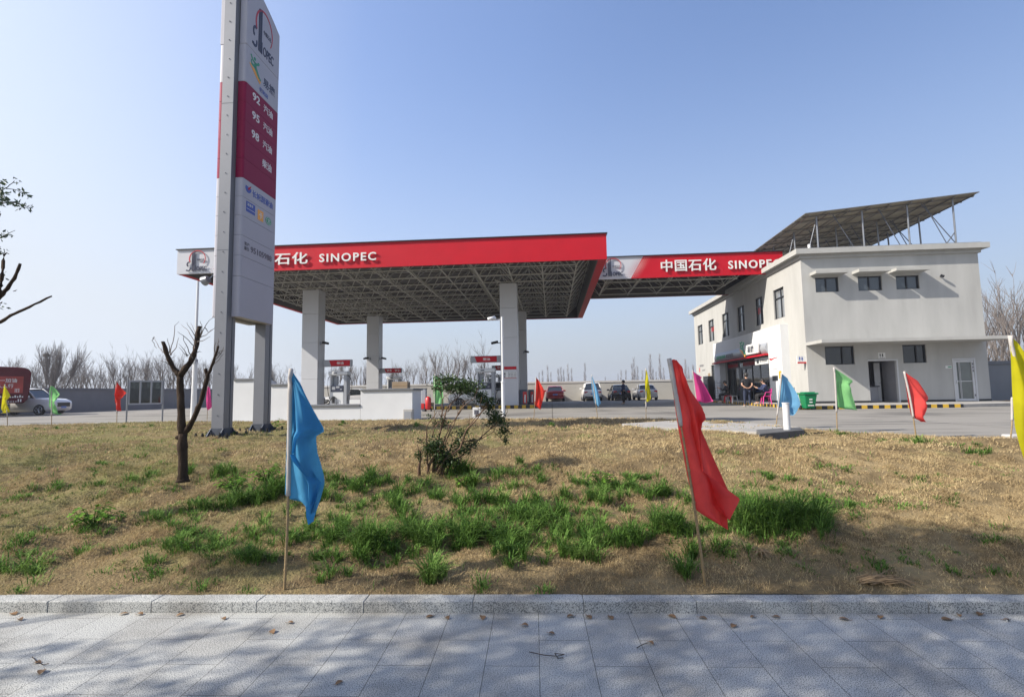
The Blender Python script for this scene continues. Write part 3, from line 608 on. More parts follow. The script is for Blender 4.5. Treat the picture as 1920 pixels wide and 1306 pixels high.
gi, gr = MB(), MB(); marks(gi, gr, (PX+.001, 11.60, 10.17), YA, ZA, .98, 1.22, .008); gi.build('emblem_letters', M['ink'], py); gr.build('emblem_ring', M['logo_red'], py)
def runner(t, o, r, u, w_, h_, d):
    o = Vector(o); r = Vector(r); u = Vector(u); n = r.cross(u); P = lambda p: o+r*(p[0]*w_)+u*(p[1]*h_)
    def blob(mb, c, ra, rb=None, N=14):
        pts = [(c[0]+ra*math.cos(2*math.pi*i/N), c[1]+(rb or ra)*math.sin(2*math.pi*i/N)) for i in range(N)]
        mb.prism(pts, lambda p, t_: P(p)+n*t_, 0, d)
    def stroke(mb, pts, w0, w1):
        L = []; Rr = []
        for i, p in enumerate(pts):
            a = pts[max(0, i-1)]; b = pts[min(len(pts)-1, i+1)]; dx, dy = b[0]-a[0], b[1]-a[1]; q = math.hypot(dx, dy) or 1; ww = w0+(w1-w0)*i/(len(pts)-1)
            L.append((p[0]-dy/q*ww, p[1]+dx/q*ww)); Rr.append((p[0]+dy/q*ww, p[1]-dx/q*ww))
        for i in range(len(pts)-1): mb.prism([L[i], L[i+1], Rr[i+1], Rr[i]], lambda p, t_: P(p)+n*t_, 0, d)
    g = MB(); blob(g, (.38, .86), .085, .07); blob(g, (.68, .80), .07, .06); stroke(g, [(.08, .90), (.22, .72), (.45, .66), (.66, .74)], .04, .05); stroke(g, [(.45, .68), (.40, .5), (.16, .50), (.12, .68)], .10, .03); stroke(g, [(.42, .52), (.56, .34), (.72, .16), (.86, .1)], .09, .07)
    g.build('mark_figure', M['green_ink'], t)
    g = MB(); stroke(g, [(.0, .44), (.16, .36), (.34, .26), (.56, .14), (.85, .0)], .03, .09); stroke(g, [(.2, .36), (.36, .34), (.56, .2)], .03, .05); g.build('mark_swoosh', M['orange_ink'], t)
runner(py, (PX+.001, 11.52, 9.40), YA, ZA, .56, .55, .005)
ptxt('易捷', 12.12, 12.68, 9.42, 9.66, M['ink']); ptxt('便利店', 11.96, 12.36, 9.18, 9.30, M['blue_ink'])
for s, z in (('92', 8.80), ('95', 8.32), ('98', 7.84)): ptxt(s, 11.68, 12.0, z, z+.20, M['letter'], bold=.02)
for z in (8.76, 8.29, 7.81): ptxt('汽油', 12.17, 12.60, z, z+.20, M['letter'])
ptxt('柴油', 12.17, 12.60, 7.31, 7.52, M['letter'])
# lower marks
g = MB()
def disc(mb, cy, cz, ry, rz, d, N=20, a0=0, a1=2*math.pi, x=PX+.001): mb.prism([(cy+ry*math.cos(a0+(a1-a0)*i/N), cz+rz*math.sin(a0+(a1-a0)*i/N)) for i in range(N)], lambda p, t: (x+t, p[0], p[1]), 0, d)
g = MB(); disc(g, 11.61, 6.50, .12, .105, .004, a0=R(150), a1=R(385)); g.build('mark_disc', M['blue_ink'], py)
g = MB(); g.prism([(11.58, 6.5), (11.72, 6.6), (11.70, 6.55), (11.66, 6.5), (11.62, 6.46)], lambda p, t: (PX+.001+t, p[0], p[1]), 0, .007); g.build('mark_flash', M['red'], py)
ptxt('长城润滑油', 11.78, 12.70, 6.37, 6.55, M['blue_ink'])
MB().box(PX+.001, PX+.005, 11.54, 11.91, 5.93, 6.18).build('card_mark', M['blue_ink'], py)
MB().box(PX+.001, PX+.005, 12.03, 12.28, 5.89, 6.15).build('card_mark', M['orange_ink'], py)
g = MB().text('卡', (PX+.006, 12.08, 5.93), YA, ZA, .15, .18, .003, .01); g.text('加油卡', (PX+.006, 11.58, 6.08), YA, ZA, .24, .07, .003, .01); g.box(PX+.005, PX+.008, 11.56, 11.9, 6.0, 6.01); g.build('lettering', M['letter'], py)
g = MB(); disc(g, 12.52, 6.0, .14, .10, .004); g.build('mark_disc', M['green_ink'], py)
g = MB(); disc(g, 12.52, 6.0, .118, .083, .006); g.build('mark_ring', M['letter'], py)
g = MB(); disc(g, 12.52, 6.0, .105, .073, .008); g.build('mark_disc', M['green_ink'], py)
g = MB().text('文', (PX+.010, 12.46, 5.95), YA, ZA, .12, .10, .003, .01); g.build('lettering', M['letter'], py)
ptxt('客户', 11.51, 11.71, 5.09, 5.18, M['grey_ink']); ptxt('服务', 11.51, 11.71, 4.98, 5.07, M['grey_ink']); ptxt('95105988', 11.77, 12.71, 4.98, 5.13, M['grey_ink'], bold=.02)

# ================================================================== BUILDING
bx0, bx1, by0, by1, bz = 13.44, 22.37, 28.42, 49.45, 8.43
bd = thing('station_building', 'two storey off-white station building with shop at the side and toilets at the end', 'building', (17.9, 38.9, G0))
def pwall(mb, ax, val, a0, a1, z0, z1, holes, depth):
    A = sorted({a0, a1}|{h[0] for h in holes}|{h[1] for h in holes}); Z = sorted({z0, z1}|{h[2] for h in holes}|{h[3] for h in holes})
    P = (lambda a, z, d=0: (a, val+d, z)) if ax == 1 else (lambda a, z, d=0: (val+d, a, z))
    for i in range(len(A)-1):
        for j in range(len(Z)-1):
            ca, cz = (A[i]+A[i+1])/2, (Z[j]+Z[j+1])/2
            if any(h[0] < ca < h[1] and h[2] < cz < h[3] for h in holes): continue
            mb.add([P(A[i], Z[j]), P(A[i+1], Z[j]), P(A[i+1], Z[j+1]), P(A[i], Z[j+1])], [(0, 1, 2, 3)])
    for h in holes:
        for q in (((h[0], h[2]), (h[1], h[2])), ((h[1], h[2]), (h[1], h[3])), ((h[1], h[3]), (h[0], h[3])), ((h[0], h[3]), (h[0], h[2]))):
            mb.add([P(*q[0]), P(*q[1]), P(*q[1], depth), P(*q[0], depth)], [(0, 1, 2, 3)])
fw = [(14.13, 15.31, 6.55, 7.35), (16.30, 17.50, 6.56, 7.35), (18.21, 19.37, 6.58, 7.32)]
gwn = [(14.38, 15.85, 2.69, 3.66), (18.26, 19.42, 2.70, 3.66)]
door = (16.50, 17.97, .69, 2.87); gd = (20.63, 21.75, .69, 2.90)
sw = [(46.87, 48.40, 5.55, 7.30), (43.65, 45.12, 5.52, 7.33), (40.0, 41.55, 5.53, 7.34), (36.80, 38.20, 5.55, 7.34), (33.64, 34.92, 5.58, 7.38), (30.63, 32.05, 5.60, 7.37)]
lowwin = (43.95, 44.95, 1.48, 3.55); opening = (32.14, 41.28, .69, 3.55)
g = MB(); pwall(g, 1, by0, bx0, bx1, .5, bz, fw+gwn+[door, gd], .16); pwall(g, 0, bx0, by0, by1, .5, bz, sw+[lowwin, opening], .16)
pwall(g, 1, by1, bx0, bx1, .5, bz, [], .1); pwall(g, 0, bx1, by0, by1, .5, bz, [], .1)
g.add([(bx0, by0, 8.1), (bx1, by0, 8.1), (bx1, by1, 8.1), (bx0, by1, 8.1)], [(0, 1, 2, 3)])
wl = g.build('wall', M['plaster'], bd)
g = MB()
def ringbox(mb, o, i, z0, z1):
    mb.box(bx0-o, bx1+o, by0-o, by0+i, z0, z1); mb.box(bx0-o, bx1+o, by1-i, by1+o, z0, z1); mb.box(bx0-o, bx0+i, by0+i, by1-i, z0, z1); mb.box(bx1-i, bx1+o, by0+i, by1-i, z0, z1)
ringbox(g, .10, .25, bz-.03, bz+.16); ringbox(g, .36, .25, bz+.162, bz+.44)
g.build('parapet_cornice', M['plaster_trim'], bd)
g = MB(); g.box(bx0-.012, door[0], by0-.015, by0+.02, .69, .80); g.box(door[1], gd[0], by0-.015, by0+.02, .69, .80); g.box(gd[1], bx1, by0-.015, by0+.02, .69, .80); g.box(bx0-.015, bx0+.02, by0+.021, 30.25, .69, .80); g.build('base_band', M['base_band'], bd)
M['stain'] = mat('rain_stain', (.27, .265, .25), .95, var=.15, scale=3, stretch=(3, 1, .3))
def hood(x0, x1, z0, z1, d): return MB().box(x0, x1, by0-d, by0-.002, z0, z1).build('window_hood', M['plaster_trim'], bd)
hood(13.87, 15.50, 7.45, 7.60, .66); hood(16.02, 17.60, 7.46, 7.61, .66); hood(17.86, 19.51, 7.46, 7.60, .66)
MB().box(13.43, 22.2, by0-1.65, by0-.002, 3.73, 3.89).build('entrance_slab', M['plaster_trim'], bd)
def window(ax, val, h, pm, divs, hdiv=None, fr=.05):
    a0, a1, z0, z1 = h
    B = (lambda mb, p, q, r_, s_, d0, d1: mb.box(p, q, val+d0, val+d1, r_, s_)) if ax == 1 else (lambda mb, p, q, r_, s_, d0, d1: mb.box(val+d0, val+d1, p, q, r_, s_))
    g = MB(); B(g, a0, a1, z0, z0+fr, .07, .13); B(g, a0, a1, z1-fr, z1, .07, .13); B(g, a0, a0+fr, z0+fr, z1-fr, .07, .13); B(g, a1-fr, a1, z0+fr, z1-fr, .07, .13)
    for d in divs: x = a0+(a1-a0)*d; B(g, x-fr/2, x+fr/2, z0+fr, z1-fr, .072, .128)
    if hdiv: z = z0+(z1-z0)*hdiv; B(g, a0+fr, a1-fr, z-fr/2, z+fr/2, .069, .131)
    f = g.build('window', M['winframe'], bd)
    g = MB(); B(g, a0+.01, a1-.01, z0+.01, z1-.01, .135, .15); g.build('pane', pm, f)
    g = MB(); B(g, a0, a1, z0-.0, z0+.012, -.0+.002, .068); g.build('sill', M['plaster_trim'], f)
    return f
for h in fw: window(1, by0, h, M['pane'], (.5,))
for h in gwn: window(1, by0, h, M['pane_dark'], (.62,))
M['pane_light'] = mat('pale_pane', (.17, .18, .19), .05, var=.35, scale=1.4, spec=.9, stretch=(1, 1, .2))  # side panes get a paler, vertically streaked base colour
for h in sw: window(0, bx0, h, M['pane_light'], (.42,), .70)
f = window(0, bx0, lowwin, M['pane'], (), .7)
# small red stickers on some side panes
MB().box(bx0+.128, bx0+.133, 34.2, 34.75, 6.35, 6.75).build('window_notice', M['red_plastic'], bd); MB().box(bx0+.128, bx0+.133, 44.1, 44.7, 6.35, 6.8).build('window_notice', M['red_plastic'], bd)
# toilet recess
x0, x1, z0, z1 = door
g = MB(); g.add([(x0, by0+.16, z0), (x1, by0+.16, z0), (x1, by0+2.2, z0), (x0, by0+2.2, z0), (x0, by0+.16, z1), (x1, by0+.16, z1), (x1, by0+2.2, z1), (x0, by0+2.2, z1)], [(0, 1, 2, 3), (4, 5, 6, 7), (3, 2, 6, 7), (1, 2, 6, 5), (0, 3, 7, 4)]); g.build('toilet_lobby', M['tile'], bd)
MB().box(x0+.02, x0+.95, by0+.9, by0+1.45, .72, 1.5).build('washstand_cabinet', M['tile'], bd)
sk = MB().box(x0+.02, x0+1.0, by0+.85, by0+1.5, 1.502, 1.56).build('washstand_top', M['winframe'], bd)
MB().tube([(x0+.35, by0+1.3, 1.56), (x0+.35, by0+1.3, 1.72), (x0+.35, by0+1.15, 1.72)], .015).build('tap', M['chrome'], sk)
dr = MB().box(x0+.98, x0+1.28, by0+1.2, by0+1.24, .72, 2.8).build('inner_door', M['door_white'], bd)
MB().sphere((x0+1.22, by0+1.18, 1.7), .03).build('handle', M['chrome'], dr)
MB().box(x1-.28, x1-.02, by0+1.3, by0+1.32, .72, 2.8).build('dark_gap', M['black'], bd)
g = MB(); g.box(x1-.07, x1, by0-.02, by0+.14, z0, z1+.05); g.box(x0-.0, x1-.071, by0-.02, by0+.14, z1-.02, z1+.05); g.build('door_frame', M['door_white'], bd)
# white glazed door
x0, x1, z0, z1 = gd
g = MB(); g.box(x0, x1, by0-.03, by0+.1, z1-.08, z1); g.box(x0, x0+.08, by0-.03, by0+.1, z0, z1-.081); g.box(x1-.08, x1, by0-.03, by0+.1, z0, z1-.081)
gdr = g.build('door_frame', M['door_white'], bd)
g = MB(); a0, a1 = x0+.09, x1-.09; g.box(a0, a0+.10, by0-.01, by0+.05, z0+.02, z1-.09); g.box(a1-.10, a1, by0-.01, by0+.05, z0+.02, z1-.09); g.box(a0+.1, a1-.1, by0-.01, by0+.05, z0+.02, z0+.14); g.box(a0+.1, a1-.1, by0-.01, by0+.05, z1-.2, z1-.09)
g.box(a0+.1, a1-.1, by0+.0, by0+.04, 1.70, 1.74); g.box(a0+.22, a0+.235, by0, by0+.04, z0+.14, z1-.2); g.box(a0+.27, a0+.285, by0, by0+.04, z0+.14, z1-.2)
dd = g.build('glazed_door', M['door_white'], bd)
MB().box(a0+.1, a1-.1, by0+.05, by0+.06, z0+.14, z1-.2).build('pane', M['door_glass'], dd)
MB().box(a0+.03, a0+.06, by0-.05, by0-.01, 1.6, 1.78).build('handle', M['chrome'], dd)
g = MB()
for z in (2.55, 2.38, 2.2, .95): g.box(a1-.07, a1-.02, by0-.02, by0-.011, z, z+.1)
g.build('door_stickers', M['grey_ink'], dd)
MB().box(20.29, 20.60, by0-.012, by0-.001, 2.40, 2.53).build('name_plate', M['letter'], bd)
MB().box(20.40, 20.58, by0-.018, by0-.0125, 2.44, 2.49).build('name_plate_strip', M['green_ink'], bd)
def wc(mb, o, r, u, h):                         # a small figure pair
    for k, dx in enumerate((.25, .68)):
        q = Vector(o)+Vector(r)*(dx*h); n = Vector(r).cross(Vector(u))
        def bx(x0, x1, y0, y1, x2=None, x3=None):
            p = [q+r*x0*h+u*y0*h, q+r*x1*h+u*y0*h, q+r*(x3 if x3 is not None else x1)*h+u*y1*h, q+r*(x2 if x2 is not None else x0)*h+u*y1*h]
            mb.add([a+n*.004 for a in p]+p, [(0, 1, 2, 3), (0, 4, 5, 1), (2, 6, 7, 3)])
        bx(-.055, .055, .78, .9); bx(-.03, .03, .1, .4)
        if k: bx(-.15, .15, .35, .75, -.07, .07)
        else: bx(-.10, .10, .38, .75)
sg = MB().box(17.03, 17.38, by0-.02, by0-.001, 2.96, 3.28).build('toilet_sign', M['letter'], bd)
g = MB(); wc(g, (17.05, by0-.022, 3.0), XA, ZA, .27); g.text('卫生间', (17.06, by0-.024, 2.972), XA, ZA, .28, .045, .003); g.build('toilet_figures', M['black'], sg)
sg = MB().box(bx0-.45, bx0-.002, 28.50, 28.58, 2.80, 3.20).build('hanging_toilet_sign', M['letter'], bd)
g = MB(); wc(g, (bx0-.40, 28.498, 2.90), XA, ZA, .29); g.build('toilet_figures', M['blue_ink'], sg)
MB().box(bx0-.45, bx0-.003, 28.49, 28.499, 2.80, 2.885).build('red_strip', M['red_plastic'], sg)
# security spot on the end wall
sl_ = thing('security_camera', 'small dark security camera high on the end wall right of the window hoods', 'camera', (20.42, by0-.1, 7.2))
g = MB(); g.tube([(20.42, by0, 7.2), (20.42, by0-.12, 7.2)], .03, 6); g.build('bracket', M['galv'], sl_)
MB().tube([(20.34, by0-.14, 7.24), (20.48, by0-.2, 7.16)], .065, 10).build('housing', M['black'], sl_)
# shop portal on the side
PXs = 13.0
sh = bd
g = MB(); pwall(g, 0, PXs, 30.35, 42.70, .6, 5.14, [opening], .42)
g.box(PXs+.002, bx0, 42.69, 42.70, .6, 5.14); g.box(PXs+.002, bx0, 30.35, 30.36, .6, 5.14); g.box(PXs+.002, bx0, 30.36, 42.69, 5.12, 5.14); g.build('portal', M['white_wall'], sh)
g = MB(); N = 8; pts = []
for i in range(N+1):
    a = math.pi*i/N; pts.append((PXs-.16*math.sin(a)**.8-.002, 3.60+.70*(i/N)))
g.prism(pts+[(PXs-.001, 4.3), (PXs-.001, 3.6)][0:1], lambda p, t: (p[0], t, p[1]), 32.15, 42.0); bnd = g.build('name_band', M['pump_grey'], sh, smooth=False)
MB().box(PXs-.28, PXs-.003, 32.12, 42.25, 3.50, 3.595).build('red_strip', M['red'], sh)
YM = -YA
g = MB().text('易捷加油站', (PXs-.168, 41.45, 3.79), YM, ZA, 2.15, .27, .02, .02); g.build('lettering', M['green_ink'], bnd)
g = MB().text('便利店', (PXs-.168, 39.15, 3.79), YM, ZA, 1.4, .27, .02, .02); g.build('lettering', M['grey_ink'], bnd)
lg = MB().box(PXs-.34, PXs-.17, 32.92, 35.05, 3.68, 4.34).build('logo_box', M['letter'], sh, bevel=.06, seg=3)
MB().text('易捷', (PXs-.343, 34.5, 3.82), YM, ZA, 1.05, .40, .015, .02).build('lettering', M['grey_ink'], lg)
runner(lg, (PXs-.36, 35.75, 3.66), YM, ZA, 1.1, 1.05, .03)
BASE[lg.name] = BASE[sh.name]
g = MB(); wv = [(32.0, 3.22), (31.8, 3.16), (31.6, 3.2), (31.3, 3.26), (30.9, 3.28), (30.9, 3.31), (31.3, 3.30), (31.6, 3.27), (31.75, 3.25), (31.9, 3.3), (32.0, 3.32)]
g.prism(wv, lambda p, t: (PXs-t, p[0], p[1]), .002, .012); g.build('red_ribbon', M['red'], sh)
g = MB().box(PXs-.012, PXs-.002, 31.0, 31.75, 1.95, 2.25); g.build('wall_notice', M['winframe'], sh)
MB().box(PXs-.01, PXs-.002, 31.0, 31.75, 2.62, 2.64).build('notice_line', M['grey_ink'], sh)
MB().box(PXs-.01, PXs-.002, 30.5, 30.85, 2.05, 2.5).build('yellow_sticker', M['yellow'], sh)
g = MB().box(PXs-.01, bx0-.02, 30.3, 30.35, .69, .80).box(PXs-.012, PXs-.001, 30.35, 32.14, .69, .80).box(PXs-.012, PXs-.001, 41.28, 42.7, .69, .80); g.build('base_band', M['base_band'], sh)
# glazing with the room behind it
gx = 13.62
g = MB(); FR = M['winframe']
for y in (32.14, 33.6, 35.0, 36.35, 38.8, 40.0, 41.2): g.box(gx-.04, gx+.04, y, y+.08, .69, 3.55)
g.box(gx-.04, gx+.04, 32.14, 41.28, 3.47, 3.55); g.box(gx-.041, gx+.041, 32.14, 41.28, .69, .76); g.box(gx-.041, gx+.041, 36.4, 41.28, 3.0, 3.06); g.box(gx-.041, gx+.041, 36.43, 38.8, 2.9, 3.0)
g.box(gx-.05, gx+.05, 38.3, 38.8, .69, 3.0); g.box(gx-.05, gx+.05, 37.52, 37.6, .69, 2.9); gz = g.build('glazing_frame', FR, sh)
MB().box(gx-.006, gx+.006, 32.16, 41.26, .7, 3.5).build('glass', M['glass'], gz)
g = MB().box(gx-.055, gx-.045, 38.9, 41.1, 3.08, 3.42).box(gx-.055, gx-.045, 35.2, 38.0, 3.08, 3.42); lb = g.build('red_led_board', mat('led_board', (.14, .01, .015), .5, var=.2), bd)
g = MB().text('欢迎光临本店购物', (gx-.057, 41.0, 3.15), YM, ZA, 2.0, .2, .004, .01).text('欢迎光临加油', (gx-.057, 37.9, 3.15), YM, ZA, 2.2, .2, .004, .01); g.build('lettering', M['red'], lb)
g = MB().box(PXs+.05, PXs+.08, 32.35, 34.4, 3.02, 3.42); hb = g.build('hanging_board', M['letter'], sh)
g = MB().text('便利店', (PXs+.048, 33.6, 3.14), YM, ZA, 1.1, .17, .004, .01); g.box(PXs+.044, PXs+.049, 33.75, 34.1, 3.1, 3.32); g.build('lettering', M['black'], hb)
g = MB(); x0, x1, y0, y1, z0, z1 = gx+.08, 18.5, 31.5, 41.9, .69, 3.6
g.add([(x0, y0, z0), (x1, y0, z0), (x1, y1, z0), (x0, y1, z0), (x0, y0, z1), (x1, y0, z1), (x1, y1, z1), (x0, y1, z1)], [(0, 1, 2, 3), (4, 5, 6, 7), (1, 2, 6, 5), (0, 1, 5, 4), (2, 3, 7, 6)])
g.build('shop_room', M['beige_wall'], sh)
shelf_cols = [M['cloth_green'], M['letter'], M['yellow'], M['red_plastic'], M['blue_ink'], M['orange_ink'], M['cardboard']]
for k, (ys, ye) in enumerate(((32.5, 35.6), (39.1, 41.0))):
    rk = thing('shop_shelf', ('goods shelf with green and yellow packs behind the right shop window' if k == 0 else 'goods shelf behind the left shop window'), 'shelf', (14.5, (ys+ye)/2, .69))
    MB().box(14.55, 14.6, ys, ye, .7, 2.1).box(14.2, 14.55, ys, ye, .95, .98).box(14.2, 14.55, ys, ye, 1.35, 1.38).box(14.2, 14.55, ys, ye, 1.75, 1.78).build('rack', M['white_plastic'], rk)
    for i, mm in enumerate(shelf_cols[:6]):
        g = MB()
        for z in (.98, 1.38, 1.78):
            y = ys+.05+i*.08
            while y < ye-.2:
                g.box(14.22, 14.45, y, y+.14+rnd.random()*.05, z+.001, z+rnd.uniform(.12, .3)); y += .52+rnd.random()*.3
        g.build('packs', mm, rk)
# emblem marks on the far end of the side wall
g, gi = MB(), MB()
gi.text('便利服务', (bx0-.004, 48.3, 3.55), YM, ZA, 1.3, .2, .003); gi.text('洗手间', (bx0-.004, 47.5, 3.15), YM, ZA, .8, .15, .003); gi.build('wall_writing', M['grey_ink'], bd)
g.box(bx0-.006, bx0-.002, 48.25, 48.45, 3.1, 3.5); g.build('wall_writing', M['red'], bd)
MB().box(bx0-.04, bx0-.002, 45.25, 45.75, 1.95, 2.9).build('wood_plaque', M['cardboard'], bd)
t = thing('dark_cabinet', 'black standing display cabinet against the far end of the shop wall', 'cabinet', (12.95, 44.6, .69)); MB().box(12.75, 13.2, 43.6, 45.0, .69, 2.62).build('body', M['black'], t, bevel=.03); MB().box(12.74, 12.749, 43.8, 44.8, 1.2, 2.4).build('screen', M['screen'], t)
t = thing('wire_rack', 'small tiered wire rack standing at the left pillar of the shop', 'rack', (12.75, 41.0, .69)); g = MB()
for z in np.arange(.8, 2.2, .2): g.box(12.55, 12.95, 40.7, 41.2, z, z+.03)
for a in (12.56, 12.93):
    for b in (40.71, 41.18): g.tube([(a, b, .69), (a, b, 2.2)], .015, 4)
g.build('shelves', M['galv'], t)
# apron
g = MB().prism([(11.35, 24.35), (17.9, 24.25), (22.4, 25.6), (22.4, by0), (13.9, by0), (13.9, 46), (12.0, 46), (12.0, 40)], lambda p, t: (p[0], p[1], t), .5, .688)
ap = g.build('building_apron', M['concrete'], kind='structure')
t = thing('striped_kerb', 'yellow and black striped kerb along the apron of the building', 'kerb', (13, 26, G0)); g = MB()
stripe_line(g, (11.25, 24.25), (17.85, 24.15), G0-.03, .70, .1); stripe_line(g, (11.9, 40), (11.25, 24.36), G0-.03, .70, .1); g.build('kerb_stones', [M['yellow'], M['black']], t)
t = thing('sand_heap', 'low heap of orange sand beside the right end of the building', 'sand heap', (23.6, 29.2, G0)); g = MB()
for i in range(9): g.sphere((23.4+rnd.uniform(-.8, 1.3), 29.4+rnd.uniform(-.5, .5), G0-.02), rnd.uniform(.3, .5), 1.2, 1, rnd.uniform(.3, .5), 9, 6)
g.build('heap', M['sand'], t, smooth=True)

# ------------------------------------------------------------------ solar array
pv = thing('solar_array', 'sloping rooftop array of solar panels on thin steel posts', 'solar array', (18.5, 34, 8.1))
Bc = Vector((14.23, 29.2, 11.12)); ux = Vector((9.17, 0, .81)); uy = Vector((-.022, 1, -.028)); UX = ux.normalized(); UN = UX.cross(uy).normalized()
nc, nr = 8, 7; L = ux.length/nc; D = 1.72
def pvp(a, b, c): return Bc+UX*a+uy*b+UN*c
for i in range(nc):
    for j in range(nr):
        a0, a1, b0, b1 = i*L+.012, (i+1)*L-.012, j*D+.012, (j+1)*D-.012
        g = MB(); 
        def sl8(a0, a1, b0, b1, c0, c1):
            V = [pvp(a, b, c) for c in (c0, c1) for a, b in ((a0, b0), (a1, b0), (a1, b1), (a0, b1))]
            g.add(V, [(0, 3, 2, 1), (4, 5, 6, 7), (0, 1, 5, 4), (1, 2, 6, 5), (2, 3, 7, 6), (3, 0, 4, 7)])
        sl8(a0+.03, a1-.03, b0+.03, b1-.03, .012, .022); g.mi = [0]*len(g.f); g.mi[1] = 2; g.cur = 1
        sl8(a0, a1, b0, b0+.03, 0, .04); sl8(a0, a1, b1-.03, b1, 0, .04); sl8(a0, a0+.03, b0+.03, b1-.03, 0, .04); sl8(a1-.03, a1, b0+.03, b1-.03, 0, .04)
        g.cur = 3; c = (a0+a1)/2; sl8(c-.07, c+.07, b1-.25, b1-.15, -.01, .011)
        g.build('solar_panel', [M['pv_back'], M['pv_frame'], M['pv_cell'], M['black']], pv)
g = MB()
for b in (.5, 1.3, 2.9, 4.2, 5.5, 6.8, 8.0, 9.4, 10.8): g.tube([pvp(-.05, b, -.05), pvp(9.25, b, -.05)], .035, 4)
for i in range(9): a = .25+i*1.09; g.tube([pvp(a, .1, -.1), pvp(a, 11.9, -.1)], .035, 4)
g.build('rails', M['pv_frame'], pv)
rowsY = (29.6, 32.2, 35.0, 37.8); posts = (15.0, 17.45, 19.85, 22.25)
for k, y in enumerate(rowsY):
    for i, x in enumerate(posts):
        b = (y-29.2); a = (x-14.23)/UX.x; top = pvp(a, b, -.12); MB().tube([(x, y, 8.1), top], .045, 6).build('post', M['galv'], pv)
    if k > 2: continue
    g = MB()
    for i in range(3):
        x = posts[i]; t1 = pvp((x-14.23)/UX.x+.9, y-29.2, -.12); g.tube([t1, (posts[i+1]-.15, y, 8.5)], .028, 4)
    g.tube([pvp((15.0-14.23)/UX.x, y-29.2, -.2), (14.2, y, 8.2)], .02, 4)
    g.tube([(posts[3], y, 9.9+k*.0), (posts[2]+1.1, y, 8.2)], .03, 4); g.tube([pvp((20.6-14.23)/UX.x, y-29.2, -.12), (22.2, y, 9.3)], .03, 4)
    g.build('brace', M['base_steel'], pv)
g = MB(); g.tube([(bx0-.1, by0-.15, bz+.50), (bx1+.1, by0-.15, bz+.50)], .012, 4)
for i in range(10): x = bx0+i*.98; g.tube([(x, by0-.15, bz+.44), (x, by0-.15, bz+.5)], .01, 4)
g.build('lightning_wire', M['galv'], bd)
t = thing('roof_vent', 'small white capped vent pipe on the roof corner near the red link canopy', 'vent', (14.0, 28.5, bz+.44)); MB().tube([(13.93, 28.4, bz+.44), (13.93, 28.4, bz+.7)], .075, 10).sphere((13.93, 28.4, bz+.7), .085, 1, 1, .6).build('pipe', M['white_plastic'], t)

# ================================================================== OBJECTS AROUND THE FORECOURT
# low white wall by the tanks
wt = thing('tank_enclosure', 'low stepped white enclosure wall with grey coping at the back of the lawn', 'wall', (-9, 19, .5))
def seg(n, u0, u1, y, z1, d, zc=.045):
    a = sp(u0, 760, 1, y); b = sp(u1, 760, 1, y)
    MB().box(a.x, b.x, y, y+d, .45, z1).build('wall_block', M['white_wall'], wt)
    MB().box(a.x-(.0 if n != 'r' else .0), b.x+(.06 if n == 'r' else 0), y-.05, y+d+.05, z1+.001, z1+zc+.03).build('coping', M['grey_coping'], wt, bevel=.008)
    return a.x, b.x
YW = 18.9
seg('r', 676, 773, YW, 1.66, 1.3); seg('m', 545, 675.5, YW+.01, 1.10, .9)
seg('l', 436, 503, YW+.6, 2.16, .25); seg('l2', 505, 548, YW+.3, 1.92, .25)
a = sp(503, 760, 1, YW+.6).x
MB().prism([(YW+.84, 2.16), (YW+2.6, 1.6), (YW+2.6, .5), (YW+.84, .5)], lambda p, t: (a+t, p[0], p[1]), -.25, 0).build('wing_wall', M['white_wall'], wt)
# crate, boxes on and by it
def boxthing(name, label, cat, u0, u1, y, z0, z1, d, mt, frame_extra=None):
    a = sp(u0, 740, 1, y); b = sp(u1, 740, 1, y); t = thing(name, label, cat, ((a.x+b.x)/2, y+d/2, z0))
    MB().box(a.x, b.x, y, y+d, z0, z1).build('box', mt, t, bevel=.008); return t, a.x, b.x
t, xa, xb_ = boxthing('cardboard_box', 'brown cardboard box on top of the white enclosure wall', 'box', 735, 764, 19.3, 1.737, 1.99, .4, M['cardboard'])
MB().box(xa+.02, xb_-.02, 19.29, 19.299, 1.85, 1.86).build('tape', M['sand'], t)
t, xa, xb_ = boxthing('junction_box', 'small pale grey box standing in front of the right end of the white enclosure', 'box', 756, 773, 18.55, .5, .98, .25, M['coping'])
MB().box(xa+.04, xb_-.04, 18.54, 18.549, .6, .9).build('lid', M['pump_grey'], t)
t, xa, xb_ = boxthing('marker_stone', 'little white marker post with a dark emblem at the lawn edge behind the shrub', 'marker', 886, 900, 20.6, .5, .95, .15, M['letter'])
g = MB().box(xa+.06, xb_-.06, 20.59, 20.599, .68, .85).box(xa+.1, xb_-.1, 20.588, 20.599, .62, .66); g.build('emblem', M['grey_ink'], t)

